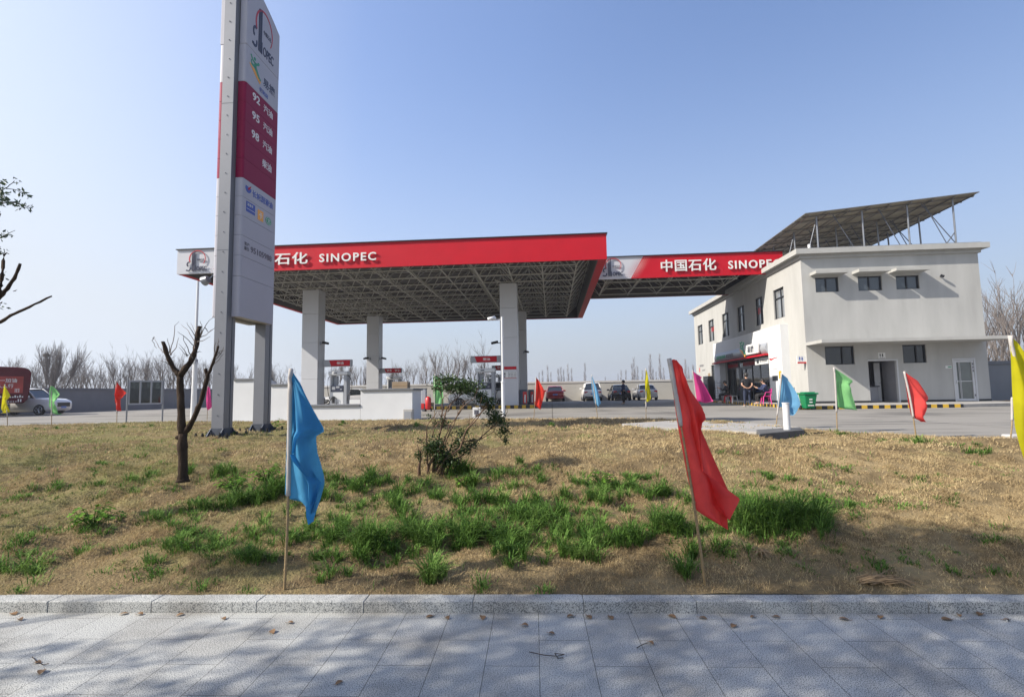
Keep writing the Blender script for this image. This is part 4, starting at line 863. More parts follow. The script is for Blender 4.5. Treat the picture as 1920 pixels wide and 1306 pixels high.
# pumps
def pump(u, y, label, mirror=1):
    c = sp(u, 745, 1, y); x = c.x; zb = G0+.2; H = 2.35
    t = thing('fuel_pump', label, 'fuel pump', (x, y+.3, zb), group='white fuel pumps under the canopy')
    MB().box(x-.50, x+.42, y, y+.55, zb, zb+1.02).box(x-.52, x-.42, y, y+.55, zb+1.02, zb+H-.25).build('cabinet', M['white_plastic'], t, bevel=.02)
    MB().box(x+.425, x+.66, y-.01, y+.56, zb, zb+H-.25).box(x-.40, x-.1, y+.3, y+.5, zb+1.0, zb+H-.3).build('hose_column', M['pump_grey'], t, bevel=.03)
    hd = MB().box(x-.62, x+.68, y-.03, y+.58, zb+H-.25, zb+H).build('header', M['white_plastic'], t, bevel=.05, seg=2)
    MB().box(x-.25, x+.0, y-.035, y-.031, zb+H-.17, zb+H-.08).build('header_mark', M['grey_ink'], hd)
    sc_ = MB().box(x-.42, x+.40, y-.03, y-.002, zb+1.02-.0, zb+1.42).box(x-.41, x+.41, y, y+.25, zb+1.02, zb+1.42).build('display', M['screen'], t, bevel=.01)
    MB().box(x-.34, x-.12, y-.036, y-.031, zb+1.15, zb+1.34).box(x-.06, x+.16, y-.036, y-.031, zb+1.25, zb+1.38).box(x+.2, x+.34, y-.036, y-.031, zb+1.14, zb+1.2).build('readout', M['pump_grey'], sc_)
    g = MB()
    for i in range(13):
        pass
    def hose(pts): g.tube(pts, .022, 6)
    xs = x+.68
    hose([(xs, y+.1, zb+H-.3), (xs+.2, y, zb+H-.42), (xs+.33, y, zb+1.5), (xs+.26, y, zb+1.1), (xs+.05, y, zb+.75), (xs+.02, y, zb+.4)])
    xs = x-.52; hose([(xs, y+.1, zb+H-.3), (xs-.1, y, zb+H-.45), (xs-.13, y, zb+1.3), (xs-.08, y, zb+.9), (xs+.05, y-.05, zb+.55)])
    hose([(x-.35, y-.05, zb+.62), (x-.2, y-.1, zb+.72), (x-.02, y-.08, zb+.6), (x+.03, y-.08, zb+.3), (x-.08, y-.06, zb+.08)])
    g.build('hose', M['black'], t)
    MB().box(x-.30, x-.16, y-.12, y-.002, zb+.28, zb+.72).tube([(x-.3, y-.1, zb+.6), (x-.42, y-.12, zb+.45)], .03, 6).build('nozzle', M['black'], t, bevel=.02)
    return t
pump(632, 33.1, 'white fuel pump beside the nearest left column, seen over the low white wall')
pump(737, 44.7, 'distant white fuel pump seen above the cardboard box')
pump(909, 33.0, 'white fuel pump left of the broad column, behind the shrub')
pump(925, 44.6, 'distant white fuel pump between the shrub and the broad column')
# arm signs on the columns
def armsign(x0, x1, xr0, xr1, y, z0, z1, txt, label, slant=1):
    t = thing('grade_sign', label, 'sign', ((x0+x1)/2, y, z0), group='red grade signs on the canopy columns')
    MB().box(x0, x1, y, y+.2, z0, z1).build('sign_box', M['pump_grey'], t, bevel=.02)
    o = .09
    if slant > 0: pl = [(xr0+.14, z0+.035), (xr1, z0+.035), (xr1, z1-.035), (xr0, z1-.035)]
    else: pl = [(xr0+.14, z0+.035), (xr1, z0+.035), (xr1, z1-.035), (xr0, z1-.035)]
    rf = MB().prism(pl, lambda p, t_: (p[0], y-t_, p[1]), .001, .012).build('red_face', M['red'], t)
    g = MB(); n = len(txt); 
    for i, s in enumerate(txt):
        cx = xr0+(xr1-xr0)*((i+.5)/n)+.05; w_ = .46
        g.text(s, (cx-w_/2, y-.016, z0+(z1-z0)*.3), XA, ZA, w_, (z1-z0)*.42, .003, .01)
    g.build('lettering', M['letter'], rf)
    return t
def arm_px(u0, u1, r0, r1, v0, v1, y, txt, label, sl=1):
    a = sp(u0, v1, 1, y); b = sp(u1, v0, 1, y); armsign(a.x, b.x, sp(r0, v1, 1, y).x, sp(r1, v1, 1, y).x, y, a.z, b.z, txt, label, sl)
arm_px(606, 659.5, 617, 656, 673.5, 687.5, 33.2, ['柴油'], 'red diesel sign on an arm of the nearest left column')
arm_px(709, 753.5, 721, 751.5, 689.5, 699.5, 44.9, ['95', '92'], 'red sign reading 95 92 on an arm of the rear left column')
arm_px(882.5, 943, 890, 931.5, 666, 680, 33.1, ['柴油'], 'red diesel sign on an arm left of the broad column')
arm_px(922, 966, 928, 960, 684, 694.5, 44.8, ['92', '95'], 'red sign partly hidden behind the broad column, below the diesel sign')
# cameras on columns
def seccam(p, label, d=(-1, -.3)):
    t = thing('security_camera', label, 'camera', p, group='cameras mounted on the canopy columns'); p = Vector(p); d = Vector((d[0], d[1], 0)).normalized()
    MB().tube([p, p+d*.25], .03, 6).tube([p+Vector((0, 0, -.12)), p+Vector((0, 0, .12))], .05, 6).build('bracket', M['galv'], t)
    MB().tube([p+d*.18+Vector((0, 0, .08)), p+d*.62+Vector((0, 0, -.02))], [.09, .08], 8).build('housing', M['black'], t)
seccam((-15.2, 33.1, 4.95), 'small camera on the right face of the nearest left column', (1, -.2))
seccam((-15.9, 44.55, 4.7), 'camera on the front of the rear left column', (-1, -1)); seccam((-15.15, 44.9, 4.7), 'camera on the right face of the rear left column', (1, -.2))
seccam((-3.2, 33.0, 4.7), 'camera on the left face of the broad column', (-1, -.2)); seccam((-2.35, 44.35, 4.95), 'camera on the front of the rear middle column', (1, -1))
# tall white camera post in front of the broad column
p0 = gp(944, 779, .57); q = w2s(p0); t = thing('camera_post', 'slim white camera post standing at the lawn edge before the broad column', 'camera post', (q.x, q.y, .57))
x, y = q.x, q.y; top = sp(938.5, 594, 1, q.y).z
MB().tube([(x, y, .55), (x, y, 1.95)], .075, 10).tube([(x, y, 1.95), (x, y, top)], .048, 10).build('pole', M['white_plastic'], t)
MB().tube([(x, y, 1.93), (x, y, 1.99)], .09, 10).build('collar', M['white_plastic'], t)
ar = MB().tube([(x, y, top-.12), (x-.42, y-.02, top-.10)], .02, 6).build('arm', M['white_plastic'], t)
g = MB().tube([(x-.30, y, top-.02), (x-.58, y-.1, top-.10)], .075, 10).sphere((x-.33, y, top-.05), .09); g.build('camera', M['white_plastic'], t, smooth=True)
# white lamp post on the left
p0 = gp(362, 791, .56); q = w2s(p0); top = sp(368, 527, 1, q.y).z; t = thing('lamp_post', 'tall slender white pole behind the pruned tree, left of the pylon', 'pole', (q.x, q.y, .56))
x, y = q.x, q.y; m_ = .56+(top-.56)*.42
MB().tube([(x, y, .55), (x, y, m_), (x, y, m_+.02)], [.11, .085, .06], 12).tube([(x, y, m_+.02), (x, y, top)], [.055, .045], 10).build('pole', M['white_plastic'], t)
MB().box(x-.07, x+.07, y-.1, y+.07, m_-.05, m_+.12).build('junction', M['pump_grey'], t)
fl = sp(387, 527, 1, 27.4); t = thing('floodlight', 'small grey floodlight hanging under the left corner of the canopy', 'floodlight', (fl.x, 27.6, fl.z))
MB().tube([(fl.x-.15, 27.4, fl.z), (fl.x+.15, 27.35, fl.z+.1)], [.28, .2], 12).build('housing', M['galv'], t); MB().tube([(fl.x+.1, 27.4, fl.z+.05), (fl.x+.3, 27.7, 8.56)], .03, 6).build('bracket', M['galv'], t)
# white post on the concrete block
p0 = gp(1476, 805, .70); t = thing('bollard', 'short thick white post standing on the concrete block', 'post', p0, 'W')
MB().tube([(p0.x, p0.y, .66), (p0.x, p0.y, 1.21)], .062, 16).build('tube', M['white_plastic'], t, smooth=False)
MB().tube([(p0.x, p0.y, 1.21), (p0.x, p0.y, 1.225)], .071, 16).build('cap', M['white_plastic'], t)
p0 = gp(1912, 842, .42); t = thing('marker_block', 'pale concrete block at the right edge of the lawn behind the yellow flag', 'block', p0, 'W'); MB().box(p0.x-.12, p0.x+.3, p0.y, p0.y+.2, .3, .66).build('block', M['coping'], t, bevel=.02)
# fire extinguisher things
def fcab(u0, u1, y, label):
    a = sp(u0, 760, 1, y); b = sp(u1, 760, 1, y); zb = G0+.2; t = thing('extinguisher_cabinet', label, 'cabinet', ((a.x+b.x)/2, y, zb), group='blue grey extinguisher cabinets')
    MB().box(a.x, b.x, y, y+.4, zb, zb+.95).build('case', M['blue_grey'], t, bevel=.02); xm = a.x+(b.x-a.x)*.68; w_ = (b.x-a.x)*.24
    f = MB().box(xm-w_, xm+w_, y-.012, y-.001, zb+.06, zb+.82).build('red_door', M['red_plastic'], t)
    MB().tube([(xm, y-.02, zb+.12), (xm, y-.02, zb+.5)], .05, 8).box(xm-.02, xm+.05, y-.03, y-.013, zb+.5, zb+.62).build('extinguisher_picture', M['letter'], f)
fcab(974, 989.5, 33.0, 'blue grey extinguisher cabinet just right of the broad column'); fcab(990.5, 1001.5, 33.9, 'extinguisher cabinet with red front at the right end of the pump island')
p = gp(803, 771, G0); q = w2s(p); t = thing('extinguisher_trolley', 'big red wheeled fire extinguisher right of the white enclosure', 'extinguisher', (q.x, q.y, G0)); x, y = q.x, q.y
MB().tube([(x, y, .65), (x, y, .72), (x, y, 1.28), (x, y, 1.38)], [.12, .16, .16, .06], 14).build('cylinder', M['red_plastic'], t, smooth=True)
MB().tube([(x-.13, y, 1.3), (x-.13, y, 1.48), (x+.13, y, 1.48), (x+.13, y, 1.3)], .015, 5).build('handle', M['galv'], t)
for s_ in (-1, 1): MB().tube([(x+s_*.15, y, .65), (x+s_*.19, y, .65)], .1, 12).build('wheel', M['tyre'], t)
p = gp(794, 771, G0); q = w2s(p); t = thing('service_column', 'grey service column with a red tray between the enclosure and the extinguisher', 'service column', (q.x, q.y, G0)); x, y = q.x, q.y
MB().box(x-.13, x+.13, y, y+.3, G0, 1.8).build('column', M['pump_grey'], t, bevel=.02); MB().box(x-.2, x+.05, y-.1, y-.002, .7, 1.0).build('tray', M['red_plastic'], t); MB().box(x-.15, x+.15, y-.02, y+.32, 1.801, 1.85).build('cap', M['grey_coping'], t)
# notice frame on two posts at the left
p0, p1 = gp(236.5, 793, .57), gp(304, 790, .57); d = (p1-p0); L = d.length; an = math.atan2(d.y, d.x)
t = thing('notice_frame', 'glazed notice board on two slim posts left of the pruned tree', 'notice board', p0, 'W', rz=an); BASE[t.name] = Vector((0, 0, .57)); k = p0.y/F
for x in (0, L): MB().tube([(x, 0, .5), (x, 0, 2.33)], .03, 8).build('post', M['galv'], t)
fr = MB().box(.04, L-.04, -.03, .03, 2.18, 2.24).box(.04, L-.04, -.03, .03, 1.28, 1.34)
for f_ in (.04, .345, .65, .955): fr.box(L*f_-.025, L*f_+.025, -.028, .028, 1.34, 2.18)
fr = fr.build('frame', M['pump_grey'], t)
for a in (.04, .345, .65):
    MB().box(L*a+.03, L*(a+.305)-.03, -.006, .006, 1.34, 2.18).build('pane', M['board_glass'], t)
# wheelie bin
p = gp(1516, 767.5, G0); q = w2s(p); t = thing('wheelie_bin', 'green wheeled rubbish bin with lid at the building corner', 'bin', (q.x, q.y, G0)); x, y = q.x, q.y
g = MB(); V = []
for z, a, b in ((.60, .19, .2), (1.22, .27, .3)): V += [(x-a, y-b, z), (x+a, y-b, z), (x+a, y+b, z), (x-a, y+b, z)]
g.add(V, [(0, 3, 2, 1), (4, 5, 6, 7), (0, 1, 5, 4), (1, 2, 6, 5), (2, 3, 7, 6), (3, 0, 4, 7)]); g.build('body', M['green_plastic'], t, bevel=.03, seg=2)
MB().box(x-.32, x+.32, y-.34, y+.36, 1.222, 1.29).box(x-.22, x+.22, y-.25, y+.25, 1.291, 1.33).build('lid', M['green_plastic'], t, bevel=.02); MB().tube([(x-.3, y+.38, 1.25), (x+.3, y+.38, 1.25)], .02, 6).build('handle', M['green_plastic'], t)
for s_ in (-1, 1): MB().tube([(x+s_*.22, y+.22, .65), (x+s_*.27, y+.22, .65)], .1, 12).build('wheel', M['tyre'], t)
g = MB()
for z, h_ in ((.98, .08), (.86, .08)): g.box(x-.06, x+.06, y-.282+.0, y-.262, z, z+h_*.6)
g.box(x-.12, x+.12, y-.268, y-.24, .72, .76); g.build('bin_marks', M['letter'], t)
# yellow cone with a mop handle
p = gp(1496, 767, G0); q = w2s(p); t = thing('traffic_cone', 'narrow yellow cone with a grey stick beside the green bin', 'cone', (q.x, q.y, G0)); x, y = q.x, q.y
MB().box(x-.15, x+.15, y-.15, y+.15, G0, G0+.04).tube([(x, y, G0+.04), (x, y, 1.3)], [.11, .03], 12).build('cone', M['yellow'], t); MB().tube([(x-.03, y+.05, G0), (x-.06, y+.1, 1.55)], .018, 6).build('stick', M['galv'], t)
# small barrier with orange letters by the left pump
p = sp(667, 752, 1, 27.5); t = thing('small_barrier', 'little white barrier with orange marks right of the left pump', 'barrier', (p.x, 27.5, G0)); MB().box(p.x-.35, p.x+.25, 27.5, 27.6, .75, 1.28).box(p.x-.3, p.x-.25, 27.51, 27.59, G0, .75).box(p.x+.15, p.x+.2, 27.51, 27.59, G0, .75).build('board', M['letter'], t)
g = MB()
for i in range(3): g.text('慢', (p.x-.3+i*.18, 27.49, .85), XA, ZA, .14, .2, .004, .01)
g.build('orange_marks', M['orange_ink'], t)

# ------------------------------------------------------------------ cars
def car(name, label, paint, kind='sedan', group=None, L=4.6, W=1.8):
    """along +x, front at +x, centred"""
    t = bpy.data.objects.new(name, None); COL.objects.link(t); BASE[t.name] = Vector((0, 0, 0)); tag(t, label, 'car', group)
    hl, hw = L/2, W/2; suv = kind == 'suv'
    zb = .95 if not suv else 1.10; zr = 1.46 if not suv else 1.70
    # stations: x, bottom, belt height, half width
    st = [(-hl, .42, .70, .72), (-hl+.05, .30, .98 if not suv else 1.0, .84), (-hl+.35, .24, zb+.06, .95), (-hl+.95, .22, zb+.04, 1), (-.2, .20, zb, 1), (.75, .20, zb-.01, 1), (1.2, .2, zb-.04, .99), (hl-.45, .22, zb-(.08 if suv else .14), .95), (hl-.08, .28, .88 if suv else .74, .88), (hl, .40, .72 if suv else .62, .76)]
    V = []; ring = lambda x, z0, z1, k: [(x, -hw*k*.80, z0), (x, -hw*k*.98, z0+.12), (x, -hw*k, (z0+z1)/2), (x, -hw*k*.97, z1-.06), (x, -hw*k*.86, z1), (x, 0, z1+.03), (x, hw*k*.86, z1), (x, hw*k*.97, z1-.06), (x, hw*k, (z0+z1)/2), (x, hw*k*.98, z0+.12), (x, hw*k*.80, z0)]
    for q in st: V += ring(*q)
    n = 11; Fc = [(i*n+k, i*n+k+1, (i+1)*n+k+1, (i+1)*n+k) for i in range(len(st)-1) for k in range(n-1)]; Fc += [tuple(range(n-1, -1, -1)), tuple(range((len(st)-1)*n, len(st)*n))]; Fc += [(i*n+n-1, i*n, (i+1)*n, (i+1)*n+n-1) for i in range(len(st)-1)]
    bo = MB().add(V, Fc).build('body', paint, t, smooth=True)
    # greenhouse
    rx = (-hl+.55, -hl+1.25, .25, 1.15) if not suv else (-hl+.12, -hl+.5, .42, 1.08)
    def gh(mb, ins, za, zc):
        k0, k1 = hw*.86-ins, hw*.66-ins
        V = [(rx[0]+ins, -k0, za), (rx[1]+ins*.5, -k1, zc), (rx[2]-ins*.5, -k1, zc), (rx[3]-ins, -k0, za), (rx[0]+ins, k0, za), (rx[1]+ins*.5, k1, zc), (rx[2]-ins*.5, k1, zc), (rx[3]-ins, k0, za)]
        mb.add(V, [(0, 1, 2, 3), (7, 6, 5, 4), (0, 4, 5, 1), (1, 5, 6, 2), (2, 6, 7, 3), (0, 3, 7, 4)])
    g = MB(); gh(g, 0, zb-.06, zr-.03); g.build('window_glass', M['car_glass'], t, bevel=.04, seg=2)
    g = MB(); V = []
    for x, z in ((rx[1]-.12, zr-.06), (rx[1]+.1, zr), ((rx[1]+rx[2])/2, zr+.03), (rx[2]-.1, zr), (rx[2]+.1, zr-.06)):
        V += [(x, -hw*.68, z-.05), (x, -hw*.6, z), (x, 0, z+.025), (x, hw*.6, z), (x, hw*.68, z-.05)]
    g.add(V, [(i*5+k, i*5+k+1, i*5+k+6, i*5+k+5) for i in range(4) for k in range(4)])
    for s_ in (-1, 1):
        y0, y1 = s_*(hw*.865), s_*(hw*.675)
        for xa, xb in ((rx[0], rx[1]), (rx[3], rx[2]), (-.15, -.1)): g.tube([(xa, y0, zb-.03), (xb, y1, zr-.04)], .035 if not suv else .045, 5)
        if suv: g.add([(rx[0], y0, zb-.03), (rx[0]+.45, y0, zb-.03), (rx[1]+.2, y1, zr-.04), (rx[1], y1, zr-.04)], [(0, 1, 2, 3)])
    g.build('roof', paint, bo, smooth=True)
    for x in (-hl+.85, hl-.88):
        for s_ in (-1, 1):
            wh = bpy.data.objects.new('wheel', None); COL.objects.link(wh); wh.parent = t; wh.location = (x, s_*(hw-.11), .34); BASE[wh.name] = Vector((0, 0, 0))
            g = MB(); g.tube([(0, -.105, 0), (0, -.09, 0), (0, .09, 0), (0, .105, 0)], [.30, .335, .335, .30], 22); g.build('tyre', M['tyre'], wh, smooth=False)
            g = MB(); yy = s_*.108; g.tube([(0, yy-.01*s_, 0), (0, yy+.004*s_, 0)], .225, 20)
            g.build('rim_back', M['black'], wh)
            g = MB()
            for i in range(5):
                a = 2*math.pi*i/5; g.tube([(0, yy+.01*s_, 0), (math.cos(a)*.21, yy+.01*s_, math.sin(a)*.21)], [.035, .028], 4)
            g.tube([(math.cos(2*math.pi*i/20)*.22, yy+.006*s_, math.sin(2*math.pi*i/20)*.22) for i in range(21)], .016, 4); g.build('rim', M['rim'], wh)
    g = MB(); 
    for s_ in (-1, 1): MB().box(-hl+.015, -hl+.2, s_*hw*.52, s_*hw*.86, .74, .90).build('tail_light', M['tail'], t, bevel=.02); MB().box(hl-.22, hl-.015, s_*hw*.48, s_*hw*.84, .60, .70).build('headlight', M['chrome'], t, bevel=.02)
    MB().box(-hl-.012, -hl+.03, -.22, .22, .62 if suv else .60, .74 if suv else .72).build('number_plate', M['plate'], t); MB().box(hl-.03, hl+.012, -.22, .22, .42, .54).build('number_plate', M['plate'], t)
    MB().box(hl-.14, hl+.002, -.55, .55, .48 if not suv else .50, .60 if not suv else .78).build('grille', M['black'], t, bevel=.01)
    MB().box(-hl-.005, -hl+.15, -hw*.8, hw*.8, .28, .44).build('bumper', M['black'] if suv else paint, t, bevel=.03)
    for s_ in (-1, 1): MB().box(.72, .84, s_*(hw*.93), s_*(hw+.17), zb-.0, zb+.15).build('mirror', paint, t, bevel=.03)
    return t
def place(t, u, v, rz, z=G0): p = gp(u, v, z); t.location = (p.x, p.y, z); t.rotation_euler = (0, 0, rz); return t
away = R(90)-TH
GC = 'cars parked facing the beige boundary wall'
def park(t, u, d): p = dp(u, 755, d); t.location = (p.x+.25, d+2.0, G0); t.scale = (1.08, 1.08, 1.08); t.rotation_euler = (0, 0, away)
park(car('parked_car', 'red saloon parked facing the beige wall, leftmost of the four', M['car_red'], group=GC), 1039.5, 53.6)
park(car('parked_car', 'white hatchback SUV parked behind the small blue flag', M['car_white'], 'suv', GC, 4.4, 1.82), 1110, 53.4)
park(car('parked_car', 'black saloon parked behind the standing man in the car park', M['car_black'], group=GC), 1164, 52.6)
park(car('parked_car', 'silver saloon parked behind the small yellow flag', M['car_silver'], group=GC), 1214, 52.0)
t = car('parked_car', 'white SUV seen from the side in front of the grey wall, behind the red truck', M['car_white'], 'suv', None, 4.65, 1.86); t.location = (dp(135, 775, 35)+Vector((-3.3, .3, 0))); t.location.z = G0; t.rotation_euler = (0, 0, R(4)); t.scale = (1, 1, 1.04)
t = car('parked_car', 'white SUV standing under the canopy behind the pump and the shrub', M['car_white'], 'suv', None, 4.6, 1.85); p = gp(904, 763, G0); t.location = (p.x, 36.6, G0); t.rotation_euler = (0, 0, R(180)-TH)
t = car('parked_car', 'silver car mostly hidden by the white enclosure and the left pump', M['car_silver'], 'sedan', None); p = dp(662, 750, 41); t.location = (p.x-.3, 41, G0); t.rotation_euler = (0, 0, R(180)-TH)
t = car('parked_car', 'dark blue van body glimpsed between the nearest left column and the pump', M['car_blue'], 'suv', None, 4.6, 1.85); p = dp(608, 750, 40.5); t.location = (p.x-1.6, 38.2, G0); t.rotation_euler = (0, 0, -TH)

# red truck at the left edge
x1 = dp(56.5, 740, 33.2).x; t = thing('red_truck', 'dark red box truck with rounded corners and white lettering at the left edge', 'truck', (x1, 33.2, G0), 'W', rz=R(43))
M['truck_red'] = mat('truck_red', (.085, .004, .012), .65, var=.15, scale=1.5, spec=.2)
pl = []; zA, zB = 1.36, 3.62
for cx, cz, a0 in ((x1-.45, zB-.42, 0), ): 
    for i in range(7): a = R(90*i/6); pl.append((cx+.45*math.sin(a)*1.0, cz+.42*math.cos(a)))
pl = [(x1-6.0, zA), (x1-6.0, zB+.1), (x1-3.0, zB+.09), (x1-1.4, zB+.04)]+pl+[(x1-.02, 2.4), (x1-.10, zA+.25), (x1-.3, zA)]
bo = MB().prism(pl, lambda p, t_: (p[0], t_, p[1]), 33.2, 35.5).build('box_body', M['truck_red'], t, bevel=.05, seg=2)
MB().box(x1-1.9, x1-.35, 33.185, 33.198, 2.0, 3.05).build('side_panel', mat('truck_graphic', (.30, .02, .012), .5, var=.4, scale=1.2), bo)
g = MB(); g.text('加油一加油', (x1-2.0, 33.178, 2.66), XA, ZA, 1.35, .26, .006, .012); g.text('人人行', (x1-1.55, 33.178, 2.33), XA, ZA, .75, .25, .006, .012); g.text('旧', (x1-.72, 33.178, 2.05), XA, ZA, .2, .24, .006, .012)
for i in range(12): g.box(x1-1.6+i*.11, x1-1.53+i*.11, 33.178, 33.184, 1.72, 1.72+rnd.uniform(.06, .15))
for i in range(6): g.box(x1-1.0+i*.11, x1-.94+i*.11, 33.178, 33.184, 1.45, 1.5+(i > 3)*.12)
g.build('lettering', M['letter'], bo)
MB().box(x1-6, x1-.9, 33.5, 35.2, .95, 1.34).box(x1-6, x1-1.1, 33.3, 33.4, .75, 1.2).build('chassis', M['car_blue'], t)
for x in (x1-1.6, x1-2.7):
    for y in (33.4, 35.1): MB().tube([(x, y, G0+.46), (x, y+.26, G0+.46)], .46, 20).build('wheel', M['tyre'], t)

# ================================================================== PEOPLE
def skin(verts, edges, rad, root=0, sub=1):
    me = bpy.data.meshes.new('k'); me.from_pydata([tuple(v) for v in verts], edges, []); o = bpy.data.objects.new('k', me); COL.objects.link(o)
    md = o.modifiers.new('s', 'SKIN'); md.use_smooth_shade = True
    for i, r_ in enumerate(rad): me.skin_vertices[0].data[i].radius = r_ if isinstance(r_, tuple) else (r_, r_)
    me.skin_vertices[0].data[root].use_root = True
    o.modifiers.new('b', 'SUBSURF').levels = sub
    bpy.context.view_layer.update(); ev = o.evaluated_get(bpy.context.evaluated_depsgraph_get()); m2 = bpy.data.meshes.new_from_object(ev)
    V = [tuple(v.co) for v in m2.vertices]; P = [tuple(p.vertices) for p in m2.polygons]
    bpy.data.objects.remove(o); bpy.data.meshes.remove(me); bpy.data.meshes.remove(m2)
    return V, P
def person(label, loc, rz, J, shirt, pants, sleeves='short', group=None, cap=False, sc_=1.0):
    """J: joint positions, figure faces +y, z up from the feet"""
    t = bpy.data.objects.new('person', None); COL.objects.link(t); BASE[t.name] = Vector((0, 0, 0)); tag(t, label, 'person', group)
    t.location = loc; t.rotation_euler = (0, 0, rz); t.scale = (sc_,)*3
    J = {k: Vector(v) for k, v in J.items()}
    names = ['pelvis', 'waist', 'chest', 'neck', 'headlow', 'head', 'headtop']; rad = dict(pelvis=(.15, .11), waist=(.13, .10), chest=(.155, .11), neck=.055, headlow=.07, head=(.085, .095), headtop=.055)
    V = []; E = []; Rr = []; idx = {}
    def add(n, p, r_): idx[n] = len(V); V.append(p); Rr.append(r_)
    for n in names: add(n, J[n], rad[n])
    E += [(i, i+1) for i in range(len(names)-1)]
    for s in 'LR':
        for n, r_ in (('sho', .062), ('elb', .045), ('wri', .03), ('palm', .038)): add(n+s, J[n+s], r_)
        E += [(idx['chest'], idx['sho'+s]), (idx['sho'+s], idx['elb'+s]), (idx['elb'+s], idx['wri'+s]), (idx['wri'+s], idx['palm'+s])]
        d = (J['palm'+s]-J['wri'+s]).normalized(); a = d.cross(ZA); a = a.normalized() if a.length > .1 else XA.copy(); b = a.cross(d)
        for k, (o_, ln) in enumerate(((-.028, .065), (-.009, .078), (.010, .074), (.028, .058))):
            p1 = J['palm'+s]+a*o_+d*.035; p2 = p1+d*ln*.55+b*.012; p3 = p2+d*ln*.4+b*.03
            add(f'f1{s}{k}', p1, .010); add(f'f2{s}{k}', p2, .009); add(f'f3{s}{k}', p3, .007); E += [(idx['palm'+s], idx[f'f1{s}{k}']), (idx[f'f1{s}{k}'], idx[f'f2{s}{k}']), (idx[f'f2{s}{k}'], idx[f'f3{s}{k}'])]
        p1 = J['wri'+s]+d*.04+a*.035; p2 = p1+d*.04+a*.02; add('t1'+s, p1, .011); add('t2'+s, p2, .009); E += [(idx['wri'+s], idx['t1'+s]), (idx['t1'+s], idx['t2'+s])]
        for n, r_ in (('hip', .09), ('kne', .06), ('ank', .042), ('toe', .04)): add(n+s, J[n+s], r_)
        E += [(idx['pelvis'], idx['hip'+s]), (idx['hip'+s], idx['kne'+s]), (idx['kne'+s], idx['ank'+s]), (idx['ank'+s], idx['toe'+s])]
    v, f = skin(V, E, Rr); g = MB().add(v, f); h = J['head']; fd = (J['face']-h).normalized() if 'face' in J else YA
    sd = fd.cross(ZA).normalized()
    g.tube([h+fd*.085+ZA*.01, h+fd*.115-ZA*.02], [.012, .018], 5)
    for s in (-1, 1): g.sphere(h+sd*s*.088-ZA*.005, .022, .6, 1, 1.3, 6, 5)
    body = g.build('body', M['skin'], t, smooth=True)
    g = MB()
    for s in (-1, 1): g.sphere(h+fd*.088+sd*s*.033+ZA*.02, .009, n=6, m=4)
    g.tube([h+fd*.092+sd*.022-ZA*.05, h+fd*.098-ZA*.052, h+fd*.092-sd*.022-ZA*.05], .005, 4); g.build('face_features', M['hair'], body)
    g = MB(); q = h-fd*.018+ZA*.035; g.sphere(q, .106, 1, 1, 1.0, 12, 8); g.sphere(h-fd*.05, .10, 1, 1, 1.15, 10, 7); g.build('hair', M['hair'], body, smooth=True)
    # shirt
    V, E, Rr = [], [], []
    def a2(p, r_): V.append(p); Rr.append(r_); return len(V)-1
    i0 = a2(J['pelvis']+ZA*.03, (.17, .13)); i1 = a2(J['waist'], (.155, .12)); i2 = a2(J['chest'], (.175, .13)); i3 = a2(J['neck']-ZA*.045, (.12, .10)); i4 = a2(J['neck']+ZA*.0, .066); E += [(i0, i1), (i1, i2), (i2, i3), (i3, i4)]
    for s in 'LR':
        a = a2(J['sho'+s], .08); e = J['elb'+s]; 
        if sleeves == 'short': b = a2(J['sho'+s].lerp(e, .75), .062); E += [(i2, a), (a, b)]
        else: b = a2(e, .06); c = a2(J['wri'+s], .042); E += [(i2, a), (a, b), (b, c)]
    v, f = skin(V, E, Rr); MB().add(v, f).build('shirt', shirt, t, smooth=True)
    V, E, Rr = [], [], []
    i0 = a2(J['pelvis'], (.165, .125))
    for s in 'LR': a = a2(J['hip'+s], .102); b = a2(J['kne'+s], .076); c = a2(J['ank'+s]+ZA*.02, .058); E += [(i0, a), (a, b), (b, c)]
    v, f = skin(V, E, Rr); MB().add(v, f).build('trousers', pants, t, smooth=True)
    for s in 'LR':
        d = (J['toe'+s]-J['ank'+s]); d.z = 0; d.normalize(); n = Vector((-d.y, d.x, 0)); a = J['ank'+s]-d*.06; z = J['toe'+s].z-.035; g = MB(); V = []
        for k, zz, ww in ((0, 0, .04), (1, .07, .036)): V += [a-n*ww+ZA*(z-a.z+zz), a+n*ww+ZA*(z-a.z+zz), a+n*(ww+.008)+d*(.24-.04*k)+ZA*(z-a.z+zz*.7), a-n*(ww+.008)+d*(.24-.04*k)+ZA*(z-a.z+zz*.7)]
        g.add(V, [(0, 3, 2, 1), (4, 5, 6, 7), (0, 1, 5, 4), (1, 2, 6, 5), (2, 3, 7, 6), (3, 0, 4, 7)]); g.build('shoe', M['shoe'], t, bevel=.015, seg=2)
    return t
ST = dict(pelvis=(0, 0, .93), waist=(0, 0, 1.08), chest=(0, 0, 1.33), neck=(0, 0, 1.49), headlow=(0, .02, 1.56), head=(0, .02, 1.65), headtop=(0, .02, 1.72), face=(0, 1, 1.65),
          shoL=(-.19, 0, 1.40), shoR=(.19, 0, 1.40), elbL=(-.27, -.08, 1.14), elbR=(.27, -.08, 1.14), wriL=(-.10, -.17, .98), wriR=(.10, -.17, .98), palmL=(-.03, -.18, .96), palmR=(.03, -.20, .96),
          hipL=(-.10, 0, .88), hipR=(.10, 0, .88), kneL=(-.12, .02, .49), kneR=(.12, .02, .49), ankL=(-.14, 0, .09), ankR=(.14, 0, .09), toeL=(-.17, .14, .04), toeR=(.17, .14, .04))
